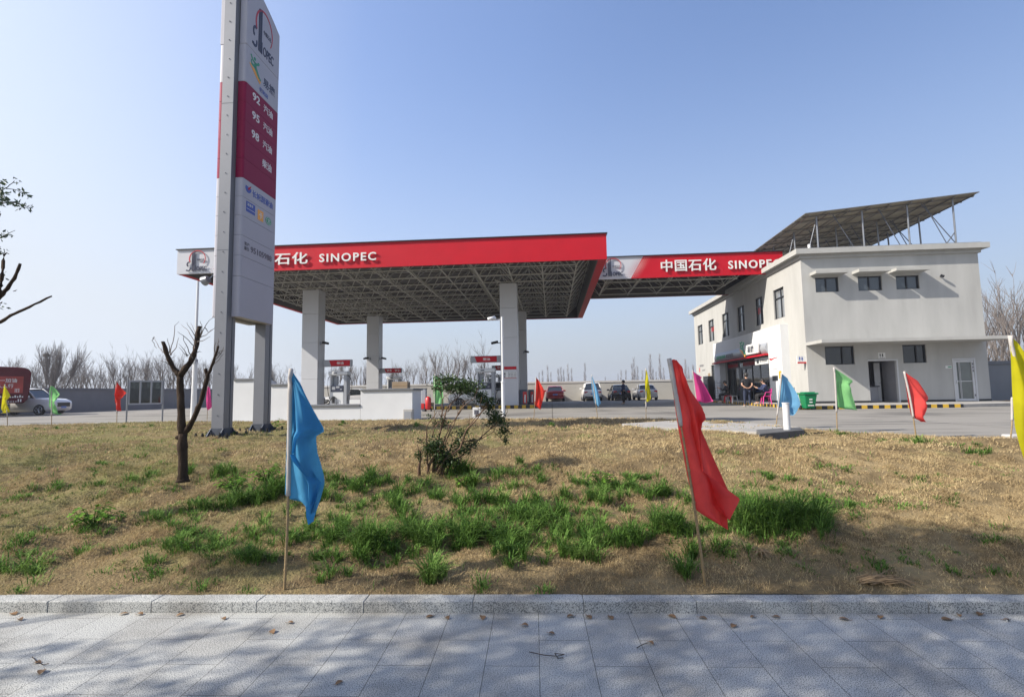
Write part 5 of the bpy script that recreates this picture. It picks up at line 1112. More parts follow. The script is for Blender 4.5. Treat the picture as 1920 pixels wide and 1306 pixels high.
p = gp(1402, 762.5, G0); person('man in black T-shirt seen from behind, hands clasped at his back', (p.x, p.y, G0), -TH, ST, M['tshirt'], M['jeans'], sc_=1.03)
S2 = dict(ST); S2.update(elbL=(-.25, .0, 1.12), elbR=(.25, .03, 1.12), wriL=(-.24, .08, .88), wriR=(.20, .16, .92), palmL=(-.23, .10, .80), palmR=(.16, .22, .88))
p = gp(1170, 757, G0); person('man in dark clothes standing in the car park in front of the black car', (p.x, p.y, G0), R(60), S2, M['navy'], M['trousers'], 'long', sc_=1.0)
SIT = dict(pelvis=(0, 0, .52), waist=(0, .02, .66), chest=(0, .05, .92), neck=(0, .08, 1.08), headlow=(0, .12, 1.14), head=(0, .14, 1.22), headtop=(0, .14, 1.29), face=(0, 1.1, 1.05),
           shoL=(-.18, .05, .99), shoR=(.18, .05, .99), elbL=(-.22, .22, .76), elbR=(.22, .22, .76), wriL=(-.10, .42, .86), wriR=(.10, .42, .86), palmL=(-.04, .49, .90), palmR=(.04, .49, .90),
           hipL=(-.10, .04, .50), hipR=(.10, .04, .50), kneL=(-.16, .46, .50), kneR=(.16, .46, .50), ankL=(-.15, .42, .09), ankR=(.15, .42, .09), toeL=(-.16, .56, .04), toeR=(.16, .56, .04))
def chair(loc, rz, mt, label, back):
    t = bpy.data.objects.new('plastic_stool' if not back else 'plastic_chair', None); COL.objects.link(t); BASE[t.name] = Vector((0, 0, 0)); tag(t, label, 'chair'); t.location = loc; t.rotation_euler = (0, 0, rz)
    MB().box(-.2, .2, -.2, .2, .40, .435).build('seat', mt, t, bevel=.02)
    for a in (-1, 1):
        for b in (-1, 1): MB().tube([(a*.16, b*.16, .41), (a*.21, b*.21, 0)], [.03, .022], 6).build('leg', mt, t)
    if back:
        MB().tube([(-.18, -.18, .42), (-.2, -.25, .80), (.2, -.25, .80), (.18, -.18, .42)], .025, 6).tube([(0, -.2, .42), (0, -.25, .8)], .03, 6).build('backrest', mt, t)
        for s in (-1, 1): MB().tube([(s*.2, -.23, .64), (s*.23, .08, .62), (s*.2, .12, .42)], .02, 6).build('armrest', mt, t)
    return t
p = gp(1437, 757.5, .69); rz = R(80); person('man in navy jacket sitting on a pink chair, looking at his phone', (p.x, p.y, .69), rz, SIT, M['navy'], M['trousers'], 'long')
chair((p.x, p.y, .69), rz, M['pink_plastic'], 'bright pink plastic chair under the sitting man at the right shop pillar', True)
q = Matrix.Rotation(rz, 3, 'Z') @ Vector((0, .53, .94)); t = thing('phone', 'phone held by the man on the pink chair', 'phone', (p.x+q.x, p.y+q.y, .69+q.z), 'L'); MB().box(-.005, .005, -.04, .04, -.06, .09).build('case', M['black'], t)
p = gp(1365, 754.5, .69); rz = R(75); person('person in black clothes sitting near the left shop pillar', (p.x, p.y, .69), rz, SIT, M['tshirt'], M['trousers'], 'long')
chair((p.x, p.y, .69), rz, M['red_plastic'], 'red plastic stool under the person in black at the left shop pillar', False)
p = gp(1374, 755.5, .69); chair((p.x, p.y, .69), .3, M['galv'], 'small grey stool beside the person in black', False)

# ================================================================== FLAGS
def flag(label, base, top, cloth, colour, zb, sleeve=.58, amp=.05, nf=16, seed=0, flap=None, slpx=None, rows=34, cols=18, Y=None, extra=0):
    b = gp(base[0], base[1], zb); Y = Y or b.y; tp = dp(top[0], top[1], Y); k = Y/F
    t = thing('flag', label, 'flag', b, 'W', group='coloured flags on bamboo poles around the lawn'); BASE[t.name] = b
    r_ = random.Random(seed); n = 14; ax = (tp-b); pts = []; rr = []
    for i in range(n+1):
        f = i/n; pts.append(b-ZA*.03*(i == 0)+ax*f+Vector((math.sin(f*3.1)*.008, math.sin(f*4+seed)*.012, 0))); rr.append(.0115-.004*f)
    g = MB().tube(pts, rr, 8)
    for i in range(1, n, 2): g.tube([pts[i]-ax.normalized()*.006, pts[i]+ax.normalized()*.006], rr[i]+.0035, 8)
    g.build('pole', M['bamboo'], t)
    s0 = 1-sleeve; g = MB(); a = b+ax*s0; q = [a+(tp-a)*(i/16)+Vector((math.sin((s0+(1-s0)*i/16)*3.1)*.008, math.sin((s0+(1-s0)*i/16)*4+seed)*.012, 0)) for i in range(17)]; q[-1] = tp+ax.normalized()*.012
    g.tube(q, [.016+.003*abs(math.sin(i*1.7+seed)) for i in range(17)], 8); g.build('sleeve', M['sleeve'], t, smooth=True)
    def sheet(poly, name, off, ph, mt):
        v0 = min(p[1] for p in poly); v1 = max(p[1] for p in poly); V = []; apex = dp(top[0], top[1], Y)
        for i in range(rows+1):
            v = v0+(v1-v0)*(i/rows)*.998+.001*(v1-v0); xs = []
            for j in range(len(poly)):
                (xa, ya), (xb, yb) = poly[j], poly[(j+1) % len(poly)]
                if (ya-v)*(yb-v) <= 0 and ya != yb: xs.append(xa+(xb-xa)*(v-ya)/(yb-ya))
            if not xs: xs = [poly[0][0]]
            xl, xr = min(xs), max(xs)
            for j in range(cols+1):
                s = j/cols; q = dp(xl+(xr-xl)*s, v, Y); d = q-apex; rr_ = math.hypot(d.x, d.z); th = math.atan2(d.x, -d.z)
                w_ = min(1, s*3)
                y = amp*w_*(math.sin(nf*th+ph)*rr_*.8+.5*math.sin(nf*2.3*th+2.1*ph+rr_*3)*rr_*.8+.35*math.sin(rr_*9+ph*3+s*4)*.5)+off*w_
                y += amp*.9*w_*math.sin(s*math.pi*1.5+ph+rr_*2)*min(1, rr_*2)
                # follow the pole's own sway at its edge
                V.append((q.x, q.y+y+(1-w_)*.012*math.sin(seed), q.z+extra))
        Fc = [(i*(cols+1)+j, i*(cols+1)+j+1, (i+1)*(cols+1)+j+1, (i+1)*(cols+1)+j) for i in range(rows) for j in range(cols)]
        g = MB().add(V, Fc); return g.build(name, mt, t, smooth=True)
    c = sheet(cloth, 'cloth', 0, seed*1.3, M['cloth_'+colour])
    if flap:
        for i_, fl_ in enumerate(flap): sheet(fl_, 'fold', -.022-.008*i_, seed+.6+i_, M['cloth_'+colour])
    return t
def cv(pts, s, ox, oy): return [(ox+a/s, oy+b/s) for a, b in pts]
flag('large blue flag on a bamboo pole in the foreground, standing just behind the kerb', (532.5, 1098), (545.5, 694), [(545, 693), (566, 722), (603, 808), (588, 819), (590, 850), (604, 894), (606, 906), (598, 940), (588, 977), (580, 960), (576, 943), (552, 940), (533, 932), (535, 860), (538, 780)], 'blue', .10, .59, .065, 15, 1,
     flap=[[(546, 700), (566, 724), (601, 806), (572, 824), (552, 849), (548, 780)], [(553, 850), (575, 868), (604, 906), (589, 960), (584, 950), (577, 900)]])
flag('large red flag with a torn edge on a leaning bamboo pole in the foreground', (1323.5, 1094), (1255, 675), cv([(95, 70), (125, 66), (165, 100), (215, 230), (250, 290), (275, 315), (292, 345), (300, 352), (290, 370), (299, 385), (285, 405), (286, 440), (340, 560), (400, 690), (440, 790), (425, 900), (405, 970), (340, 930), (240, 870), (200, 700), (150, 440), (125, 270)], 2.839, 1220, 650), 'red', .10, .30, .07, 14, 2,
     flap=[cv([(128, 70), (165, 105), (215, 232), (280, 325), (285, 440), (262, 655), (210, 420), (160, 200)], 2.839, 1220, 650), cv([(262, 655), (330, 700), (440, 792), (420, 920), (300, 820)], 2.839, 1220, 650)])
flag('large yellow flag on a leaning pole at the right edge of the picture', (1960, 1005), (1894.5, 631), [(1894, 631), (1903, 634), (1925, 668), (1960, 720), (1985, 800), (1975, 900), (1945, 915), (1921, 862), (1913, 838), (1903, 800), (1898, 735)], 'yellow', .18, .55, .07, 12, 3)
E_ = G0+.05
flag('light green flag in front of the white SUV at the left', (97.4, 799), (95.6, 722.7), cv([(538, 580), (570, 590), (660, 675), (590, 745), (588, 800), (600, 885), (560, 875), (520, 790), (526, 640)], 5.647, 0, 620), 'green', E_, .75, .12, 12, 4, rows=20, cols=12)
flag('yellow flag in front of the red truck at the left edge', (15, 801), (8.9, 721), cv([(48, 570), (70, 600), (120, 695), (92, 735), (105, 800), (104, 855), (40, 870), (15, 825), (30, 680)], 5.647, 0, 620), 'yellow', E_, .75, .12, 12, 5, rows=20, cols=12)
flag('small red flag beside the glazed notice board on the left', (219, 795), (217.8, 713.8), cv([(1228, 530), (1240, 540), (1302, 660), (1265, 720), (1282, 848), (1235, 810), (1215, 740), (1220, 620)], 5.647, 0, 620), 'orange_red', E_, .75, .12, 12, 6, rows=20, cols=12)
flag('pink flag close to the left post of the pylon', (388, 785.5), (389.8, 721.4), cv([(473, 520), (482, 545), (506, 690), (485, 700), (466, 705), (460, 620)], 3.956, 270, 590), 'pink', E_, .75, .1, 12, 7, rows=18, cols=10)
flag('light green flag partly hidden behind the leafy shrub', (814, 787), (815.5, 700.5), cv([(225, 430), (260, 440), (330, 520), (350, 640), (352, 800), (240, 800), (225, 700)], 6.857, 780, 640), 'green', E_, .8, .1, 12, 8, rows=20, cols=12)
flag('small red flag just right of the broad canopy column', (1001, 784), (1005, 706.6), cv([(28, 150), (60, 190), (122, 305), (110, 360), (75, 495), (40, 470), (8, 440), (12, 300)], 5.647, 1000, 680), 'orange_red', E_, .6, .1, 12, 9, rows=20, cols=12)
flag('slim blue flag in front of the white parked SUV', (1120.4, 782), (1109.4, 703), cv([(616, 130), (630, 160), (662, 240), (718, 425), (690, 460), (650, 430), (632, 350), (616, 250)], 5.647, 1000, 680), 'sky', E_, .7, .1, 14, 10, rows=20, cols=12)
flag('slim yellow flag in front of the silver parked car', (1211, 784), (1210.7, 690.6), cv([(1188, 60), (1205, 90), (1225, 200), (1247, 310), (1240, 400), (1212, 420), (1190, 425), (1180, 200)], 5.647, 1000, 680), 'yellow', E_, .8, .1, 14, 11, rows=20, cols=12)
flag('pink flag seen between the big red flag and the shop', (1311, 789), (1298.4, 695), cv([(80, 850), (165, 900), (150, 915), (200, 1000), (252, 1105), (180, 1110), (115, 1095), (100, 980)], 4.354, 1280, 500), 'pink', E_, .6, .1, 10, 12, rows=20, cols=12)
flag('pale blue flag in front of the right shop pillar, behind the short white post', (1455.5, 799), (1465, 699.5), cv([(803, 870), (860, 910), (920, 1040), (940, 1110), (925, 1200), (895, 1212), (868, 1160), (830, 1150), (770, 1150), (785, 1000)], 4.354, 1280, 500), 'sky', E_, .8, .1, 12, 13, rows=24, cols=14)
flag('light green flag before the toilet end of the building', (1570.5, 809), (1563.5, 689.5), cv([(292, 500), (440, 615), (420, 640), (415, 700), (470, 860), (380, 850), (315, 840), (305, 700)], 4.571, 1500, 580), 'green', .56, .7, .08, 12, 14, rows=24, cols=14)
flag('red flag on a leaning stick before the toilet door of the building', (1718.5, 820), (1695.5, 697), cv([(893, 535), (1000, 610), (1110, 760), (1090, 830), (1050, 962), (960, 920), (930, 800)], 4.571, 1500, 580), 'red', .56, .7, .08, 12, 15, rows=24, cols=14)
flag('small green flag almost hidden behind the large yellow flag', (1893, 830), (1898.5, 746), [(1898, 747), (1903, 760), (1905, 775), (1901, 785), (1896, 784)], 'green', .56, .5, .05, 10, 16, rows=14, cols=8)

# ================================================================== TREES AND PLANTS
def leaves_np(C, size, rng, droop=.3, aspect=.5):
    """C: centres (n,3) -> folded diamond leaves, two triangles' worth of quads"""
    n = len(C); d = rng.normal(size=(n, 3)); d[:, 2] -= droop; d /= np.linalg.norm(d, axis=1)[:, None]
    a = rng.normal(size=(n, 3)); a -= (a*d).sum(1)[:, None]*d; a /= np.linalg.norm(a, axis=1)[:, None]; nn = np.cross(d, a)
    s = size*rng.uniform(.6, 1.25, n)[:, None]
    P0 = C; P1 = C+d*s*.5+a*s*aspect*.5+nn*s*.08; P2 = C+d*s; P3 = C+d*s*.5-a*s*aspect*.5+nn*s*.08
    V = np.stack([P0, P1, P2, P3], 1).reshape(-1, 3); k = np.arange(n)[:, None]*4
    return V, k+np.array([[0, 1, 2, 3]])
def px_tube(mb, pts, Y, r0, r1, n=7, jit=.0, dy=None):
    P = [dp(u, v, Y+(dy[i] if dy else 0)) for i, (u, v) in enumerate(pts)]
    Q = [P[0]]
    for i in range(len(P)-1):
        for k in (1, 2, 3): Q.append(P[i].lerp(P[i+1], k/3)+Vector((rnd.uniform(-1, 1), rnd.uniform(-1, 1), 0))*jit*(k < 3))
    m_ = len(Q)-1; mb.tube(Q, [(r0+(r1-r0)*i/m_)*(1+(rnd.uniform(-.13, .16) if r0 > .008 else 0)) for i in range(m_+1)], n); return Q
# pruned tree
def lawnpt(u, v):
    z = .4
    for _ in range(8): p = gp(u, v, z); z = float(lawn_z(np.array(p.x), np.array(p.y)))
    return Vector((p.x, p.y, z))
p = lawnpt(343, 897); YT = p.y; t = thing('pruned_tree', 'dark pruned tree with three cut limbs standing on the lawn left of the pylon', 'tree', p, 'W')
c4 = lambda q: cv(q, 3.956, 270, 590)
g = MB(); px_tube(g, c4([(290, 1240), (288, 1150), (285, 1000), (287, 880)]), YT, .055, .047, 12, .004); px_tube(g, c4([(287, 885), (277, 800), (272, 600), (268, 450)]), YT, .045, .036, 12, .004)
g.tube([dp(343, 903, YT), dp(343, 895, YT)], [.08, .055], 10); px_tube(g, c4([(290, 920), (262, 915), (238, 905)]), YT, .026, .02, 8, .003); px_tube(g, c4([(300, 1010), (318, 985), (328, 972)]), YT, .012, .006, 6)
g.build('trunk', M['bark'], t, smooth=True)
g = MB(); px_tube(g, c4([(266, 455), (225, 405), (190, 340), (165, 280), (142, 205)]), YT, .030, .022, 10, .005, [0, 0, -.03, -.05, -.08]); px_tube(g, c4([(268, 455), (300, 405), (345, 350), (378, 270), (395, 190), (410, 95)]), YT, .034, .026, 10, .005, [0, 0, .04, .06, .1, .12])
px_tube(g, c4([(298, 880), (335, 830), (372, 760), (420, 650), (455, 520), (475, 440), (515, 350), (550, 232)]), YT, .034, .012, 10, .005, [0, 0, -.05, -.1, -.12, -.14, -.16, -.2]); px_tube(g, c4([(472, 465), (462, 430), (455, 400)]), YT-.13, .020, .018, 8)
for q, rr in (((142, 203), .023), ((411, 90), .027)):
    e = dp(*c4([q])[0], YT+(.12 if q[0] > 300 else -.08)); g.sphere(e, rr, 1, 1, .5, 8, 5)
g.build('limbs', M['bark'], t, smooth=True)
g = MB(); tw = [[(150, 285), (110, 240), (75, 160)], [(75, 165), (58, 190), (95, 250)], [(195, 300), (215, 200), (228, 80), (260, 50)], [(185, 320), (190, 240), (175, 175)], [(200, 300), (240, 240), (258, 170)], [(380, 160), (350, 110), (318, 55)], [(375, 200), (330, 120), (275, 70)], [(370, 230), (310, 170), (250, 125)],
      [(320, 310), (290, 250), (258, 215)], [(330, 300), (300, 290), (260, 240)], [(410, 180), (440, 110), (470, 60), (515, 8)], [(415, 170), (460, 150), (510, 110)], [(420, 160), (430, 90), (415, 45)], [(385, 285), (410, 270), (425, 275)], [(375, 250), (380, 130), (345, 60)], [(535, 310), (560, 270), (600, 262)], [(530, 330), (575, 280), (590, 240)], [(548, 240), (555, 200), (548, 170)], [(540, 300), (520, 240), (535, 200)],
      [(360, 320), (300, 200), (290, 150)], [(215, 395), (160, 350), (120, 340)], [(230, 410), (200, 330), (240, 300)], [(500, 380), (560, 330), (590, 290)], [(450, 95), (480, 130), (530, 90)], [(395, 200), (440, 190), (490, 160)]]
for q in tw: dy = rnd.uniform(-.15, .15); px_tube(g, c4(q), YT, .0062, .002, 4, .008, [dy*i for i in range(len(q))])
g.build('twigs', M['twig'], t)
# branches of the street tree that reach in at the left edge
t = thing('street_tree', 'leafy street tree at the left edge, only its branch ends reaching into view', 'tree', (-6.3, 5.2, .2), 'W')
Yb = 5.2; g = MB(); g.tube([(-6.3, 5.2, .2), (-6.25, 5.2, 1.6), (-6.1, 5.2, 2.2)], [.09, .08, .06], 10); g.build('trunk', M['bark'], t, smooth=True)
g = MB(); A = dp(-110, 640, Yb); g.tube([Vector((-6.15, 5.2, 2.0)), dp(-60, 628, Yb), dp(0, 604, Yb)], [.045, .03, .016], 8)
px_tube(g, [(0, 604), (20, 591), (45, 580), (75, 566), (97, 555)], Yb, .016, .008, 8, .004); px_tube(g, [(-40, 600), (0, 556), (14, 541), (27, 522), (38, 494)], Yb, .022, .013, 8, .004); px_tube(g, [(-20, 585), (0, 545), (4, 515), (8, 476)], Yb-.1, .02, .014, 8, .003); px_tube(g, [(-20, 400), (0, 381), (28, 380), (58, 390)], Yb, .007, .003, 5, .004)
px_tube(g, [(-20, 370), (0, 358), (14, 351), (27, 339)], Yb, .006, .003, 5, .004); px_tube(g, [(10, 353), (30, 356), (50, 363)], Yb, .004, .002, 4, .004); px_tube(g, [(-10, 450), (8, 442), (28, 432)], Yb, .006, .002, 5, .003); px_tube(g, [(-10, 700), (-60, 500), (-20, 440), (0, 400)], Yb, .03, .01, 6); px_tube(g, [(30, 548-3), (24, 546), (32, 543)], Yb, .003, .002, 4); px_tube(g, [(8, 478), (12, 474), (17, 476)], Yb, .008, .003, 5)
g.build('branches', M['bark'], t, smooth=True)
rng = np.random.default_rng(5); C = []
for (u0, v0, u1, v1, n) in ((-12, 345, 10, 342, 30), (0, 352, 12, 372, 34), (0, 372, 20, 380, 26), (20, 378, 60, 390, 42), (24, 335, 38, 345, 12), (25, 354, 52, 366, 18), (-8, 448, 22, 437, 26), (-4, 470, 10, 468, 14), (0, 512, 12, 520, 8), (-6, 566, 8, 580, 10), (-12, 390, 4, 365, 30)):
    for i in range(n): f = rng.random(); q = dp(u0+(u1-u0)*f+rng.normal()*2.5, v0+(v1-v0)*f+rng.normal()*3, Yb+rng.normal()*.06); C.append(q)
V, Fc = leaves_np(np.array(C), .048, rng, .4, .45); npmesh('leaves', V-np.array([-6.3, 5.2, .2]), Fc, M['leaf_tree'], parent=t)

# street trees outside the frame whose crowns throw the dappled shade
def infront(P, mg=1.06):
    d = P-np.array([0, 0, CAMZ]); f = d@np.array(CF); x = d@np.array(CX); u = d@np.array(CU)
    return (f > .05) & (np.abs(x/np.maximum(f, 1e-3)) < 960/F*mg) & (np.abs(u/np.maximum(f, 1e-3)) < 653/F*mg)
def shade_tree(label, base, targets, seed, leaf=.085):
    """targets: (ground x, ground y, spread, height of that clump, leaves): where its shade falls when the sun stands as it does"""
    rng = np.random.default_rng(seed); t = thing('street_tree', label, 'tree', base, 'W'); base = Vector(base); Sn = np.array(S)/-S.z; cc = []; P = []
    for (x, y, sp_, h, n) in targets:
        c = np.array([x, y, .0])-Sn*h; cc.append(c); P.append(c+rng.normal(size=(n, 3))*np.array([sp_, sp_*.55, sp_*.45]))
    top = sum((Vector(c) for c in cc), Vector())/len(cc); top.z = min(c[2] for c in cc)-.6; top = base.lerp(top, .55)
    g = MB(); g.tube([base-ZA*.05, base.lerp(top, .5)+Vector((.05, 0, 0)), top], [.11, .09, .06], 10)
    for c in cc:
        e = Vector(c); mid = top.lerp(e, .5)+Vector((0, 0, .2))
        if not infront(np.array([e]))[0] and not infront(np.array([mid]))[0] and not infront(np.array([top]))[0]: g.tube([top, mid, e], [.03, .02, .006], 5)
    g.build('trunk', M['bark'], t, smooth=True); P = np.concatenate(P); P = P[~infront(P)]
    V, Fc = leaves_np(P, leaf, rng, .2, .6); npmesh('crown', V-np.array(base), Fc, M['leaf_tree'], parent=t)
rt = random.Random(4)
T1 = [(x+rt.uniform(-.2, .2), y+rt.uniform(-.12, .12), .42, rt.uniform(4.6, 6.6), 620) for x in (-.5, .3, 1.1, 1.9) for y in (2.35, 2.95, 3.45)]+[(.8, 3.9, .35, 5.6, 260), (2.0, 4.1, .45, 5.4, 420), (-.2, 2.2, .5, 5.5, 500), (1.4, 4.15, .4, 5.6, 300)]
T2 = [(x+rt.uniform(-.2, .2), y+rt.uniform(-.12, .12), .45, rt.uniform(4.6, 6.6), 620) for x in (2.7, 3.5, 4.3) for y in (2.3, 2.9, 3.5, 4.1)]+[(3.2, 4.35, .5, 5.6, 500), (4.2, 4.45, .5, 5.6, 500), (5.2, 3.7, .6, 5.8, 700), (3.3, 4.7, .4, 5.8, 800), (4.2, 4.75, .4, 5.8, 800), (4.9, 4.6, .35, 5.8, 500)]
T0 = [(x+rt.uniform(-.3, .3), y+rt.uniform(-.3, .3), .8, rt.uniform(4.8, 7.0), 800) for x in (-.5, 1, 2.5, 4, 5.5) for y in (-1.2, 0.1, 1.3)]  # extra unseen leaf clumps added overhead to block sky light
T1 += [(.6, 4.0, .4, 5.4, 380), (1.5, 4.25, .35, 5.4, 300), (2.4, 4.2, .4, 5.5, 420), (-.9, 4.15, .2, 5.2, 120)]+T0[:7]; T2 += T0[7:]
T3 = [(-2.3, 3.15, .28, 4.8, 110), (-1.5, 2.8, .35, 5.0, 260), (-2.7, 2.6, .28, 4.6, 90), (-3.2, 2.85, .22, 4.6, 60), (-1.0, 3.3, .22, 5.0, 80), (-1.9, 3.5, .15, 4.8, 40), (-.6, 2.8, .3, 5.0, 200), (-2.1, 4.35, .26, 4.9, 230), (-1.6, 4.5, .2, 4.9, 100), (-2.9, 3.3, .16, 4.7, 40), (-3.5, 3.1, .2, 4.7, 40), (-7.4, 8.0, .7, 5.0, 450), (-6.6, 8.4, .4, 5.0, 160)]
shade_tree('dense evergreen street tree behind the camera shading the middle of the paving', (-5.6, -.9, 0), T1, 11)
shade_tree('dense evergreen street tree behind the camera shading the right of the paving', (-1.2, -2.2, 0), T2, 12)
shade_tree('thin evergreen street tree left of the camera dappling the left of the paving', (-9.6, .4, 0), T3, 13)

# shrub
p = lawnpt(805, 912); YS = p.y; t = thing('wind_shaped_shrub', 'leaning evergreen shrub with bare stems and leafy tops in the middle of the lawn', 'shrub', p, 'W'); c5 = lambda q: cv(q, 5.441, 760, 680)
g = MB(); ST_ = [([(250, 1260), (300, 1150), (330, 1050), (430, 930), (480, 830), (560, 760), (660, 640), (720, 550)], .022, .25), ([(215, 1230), (240, 1050), (330, 900), (400, 790), (450, 640), (540, 530)], .02, -.2), ([(135, 1200), (150, 1000), (160, 930), (130, 860)], .024, -.1), ([(280, 1240), (290, 1000), (340, 760), (400, 560), (430, 450), (520, 380)], .02, .1),
  ([(320, 1200), (420, 1020), (560, 960), (700, 830), (860, 680), (990, 560)], .018, .3), ([(300, 1170), (400, 980), (560, 870), (620, 690), (740, 560), (800, 470)], .018, -.3), ([(250, 1230), (225, 1000), (215, 820), (215, 650), (320, 500)], .014, -.25), ([(290, 1170), (330, 900), (370, 560), (380, 380), (350, 280)], .012, .2), ([(340, 1180), (430, 1020), (520, 1050), (560, 1000)], .015, .05),
  ([(330, 1180), (430, 960), (600, 800), (760, 780), (900, 700), (1040, 830)], .012, .35), ([(280, 1200), (360, 980), (430, 760), (520, 560), (600, 400)], .014, 0), ([(430, 500), (480, 400), (560, 330), (620, 300)], .010, .1), ([(540, 530), (600, 440), (680, 380)], .010, -.1), ([(720, 550), (800, 480), (860, 420)], .010, .2), ([(270, 760), (300, 660), (350, 600)], .008, -.1), ([(420, 1250), (430, 1120), (420, 1020)], .016, .1)]
for q, r_, dy in ST_: px_tube(g, c5(q), YS, r_, .004, 6, .008, [dy*i/(len(q)-1) for i in range(len(q))])
for i in range(70):
    q, r_, dy = rnd.choice(ST_); k = rnd.randrange(1, len(q)); a = q[k]; px_tube(g, c5([a, (a[0]+rnd.uniform(-40, 60), a[1]-rnd.uniform(20, 70)), (a[0]+rnd.uniform(-60, 110), a[1]-rnd.uniform(50, 130))]), YS, .005, .002, 4, .006, [dy*k/(len(q)-1)]*3)
g.build('stems', M['stem'], t, smooth=True)
rng = np.random.default_rng(8); C = []
for (u, v, a, b, n, dy) in ((560, 225, 180, 75, 620, .1), (430, 165, 110, 45, 260, .1), (370, 200, 90, 45, 120, .1), (640, 270, 120, 70, 330, .05), (470, 270, 110, 50, 260, .1), (750, 330, 70, 45, 170, .15), (820, 390, 95, 50, 280, .2), (860, 450, 60, 40, 120, .25), (900, 530, 85, 50, 250, .3), (960, 590, 75, 45, 200, .3), (1010, 690, 55, 50, 150, .33), (1025, 785, 22, 40, 40, .34), (300, 850, 95, 80, 330, -.05), (370, 950, 120, 90, 480, 0), (430, 1010, 90, 55, 260, .05), (240, 880, 50, 60, 110, -.1),
    (390, 600, 42, 40, 90, .1), (310, 620, 30, 35, 40, 0), (590, 720, 65, 45, 80, .1), (540, 830, 60, 60, 110, .05), (660, 820, 75, 55, 120, .2), (600, 890, 80, 40, 90, .15), (320, 265, 45, 25, 60, 0), (860, 610, 45, 30, 60, .25), (130, 940, 40, 40, 40, -.1), (240, 535, 25, 15, 16, 0), (150, 800, 20, 30, 14, 0)):
    for i in range(int(n*(1.2 if v < 700 else 1.7))):
        x, y, z = rng.normal(size=3)*.5; uu, vv = c5([(u+x*a*1.15, v+y*b*(.8 if v < 420 else 1.1))])[0]; C.append(dp(uu, vv, YS+dy+z*a/5.44*YS/F*1.2))
V, Fc = leaves_np(np.array(C), .040, rng, -.1, .45); npmesh('foliage', V-np.array(p), Fc, M['leaf'], parent=t)

# bare winter trees: a few meshes, copied
def bare_mesh(h, seed, spread=.5, n1=7, n2=4, n3=3, r0=.09, trunkf=.35):
    r_ = random.Random(seed); g = MB()
    def br(p, d, L, r, lv):
        q = p; pts = [p]; dd = d.copy(); k = 3
        for i in range(k): dd = (dd+Vector((r_.uniform(-1, 1), r_.uniform(-1, 1), r_.uniform(-.2, .5)))*.13).normalized(); q = q+dd*L/k; pts.append(q)
        r = max(r, .011)
        g.tube(pts, [r*(1-.6*i/k) for i in range(k+1)], 3 if lv else 5, False)
        if lv >= 3: return
        for j in range((n1, n2, n3)[lv]):
            f = r_.uniform(.25, 1) if lv else r_.uniform(trunkf, 1); i = min(k-1, int(f*k)); b = pts[i].lerp(pts[i+1], f*k-i)
            a = r_.uniform(0, 6.28); s_ = spread*r_.uniform(.6, 1.5); nd = (dd*.85+Vector((math.cos(a)*s_, math.sin(a)*s_, .35))).normalized(); br(b, nd, L*r_.uniform(.4, .68)*(1 if lv else 1-.35*f+.1), r*.42, lv+1)
    br(Vector((0, 0, -.2)), Vector((r_.uniform(-.08, .08), r_.uniform(-.08, .08), 1)), h*.72, r0, 0); return g
tv = []
for i in range(7):
    g = bare_mesh(6.5, 100+i, .42 if i < 5 else .2, 8 if i < 5 else 14, 4 if i < 5 else 6, 3 if i < 5 else 5, .085, .12); me = g.build('bare_tree', M['twig'], frame='W'); tv.append(me)
GT = 'bare winter trees beyond the grey wall'; used = set(); r7 = random.Random(21)
cnt = {}
def ord_(n): return str(n)+('th' if 10 < n % 100 < 14 else {1: 'st', 2: 'nd', 3: 'rd'}.get(n % 10, 'th'))
def put(k, u, Y, h, label, group, zg=.45, lib=tv, cat='tree'):
    src = lib[k]
    if k in used and lib is tv or ('x', k) in used and lib is not tv: o = src.copy(); COL.objects.link(o)
    else: o = src; used.add(k if lib is tv else ('x', k))
    q = dp(u, 745, Y); o.location = (q.x, Y, zg); s_ = h/6.5; o.scale = (s_*r7.uniform(.85, 1.2), s_*r7.uniform(.85, 1.2), s_); o.rotation_euler = (0, 0, r7.uniform(0, 6.28)); cnt[group] = cnt.get(group, 0)+1; tag(o, label+', '+ord_(cnt[group])+' from the left', cat, group); return o
u = -14
while u < 420:
    h = r7.uniform(4.8, 7.0); put(r7.randrange(5), u, r7.uniform(66, 80), h*.97, 'bare winter tree beyond the grey wall', GT); u += r7.uniform(3.6, 6.4)
for u in (84, 90, 96, 103, 108): put(5+r7.randrange(2), u, r7.uniform(56, 59), r7.uniform(5.6, 6.6), 'slender bare tree in the dark clump', 'slender trees in the dark clump')
q = dp(87, 666, 58); t = thing('bird_nest', 'dark round bird nest high in the clump of bare trees right of the red truck', 'nest', q, 'W'); g = MB().sphere(q, .3, 1, 1, .8, 8, 6)
for i in range(24): a, b = rnd.uniform(0, 6.28), rnd.uniform(-.6, .6); d = Vector((math.cos(a), math.sin(a), b)); g.tube([q+d*.2, q+d*.42+Vector((rnd.uniform(-.1, .1),)*3)], .015, 3)
g.build('nest_ball', M['bark'], t)
u = 425
while u < 735: put(r7.randrange(7), u, r7.uniform(76, 100), r7.uniform(4.6, 6.0), 'bare winter tree seen between the canopy columns', 'bare trees beyond the beige wall'); u += r7.uniform(6, 11)
u = 728
while u < 945: put(r7.randrange(5), u, r7.uniform(66, 84), r7.uniform(4.8, 6.4)*(1.12 if 780 < u < 900 else .85), 'bare winter tree beyond the shrub', 'bare trees behind the shrub'); u += r7.uniform(6, 10)
u = 1842
while u < 1990: put(r7.randrange(5), u, r7.uniform(38, 52), r7.uniform(7.4, 9.2)*(1 if u > 1860 else .85), 'bare winter tree right of the building', 'bare trees right of the building'); u += r7.uniform(9, 15)
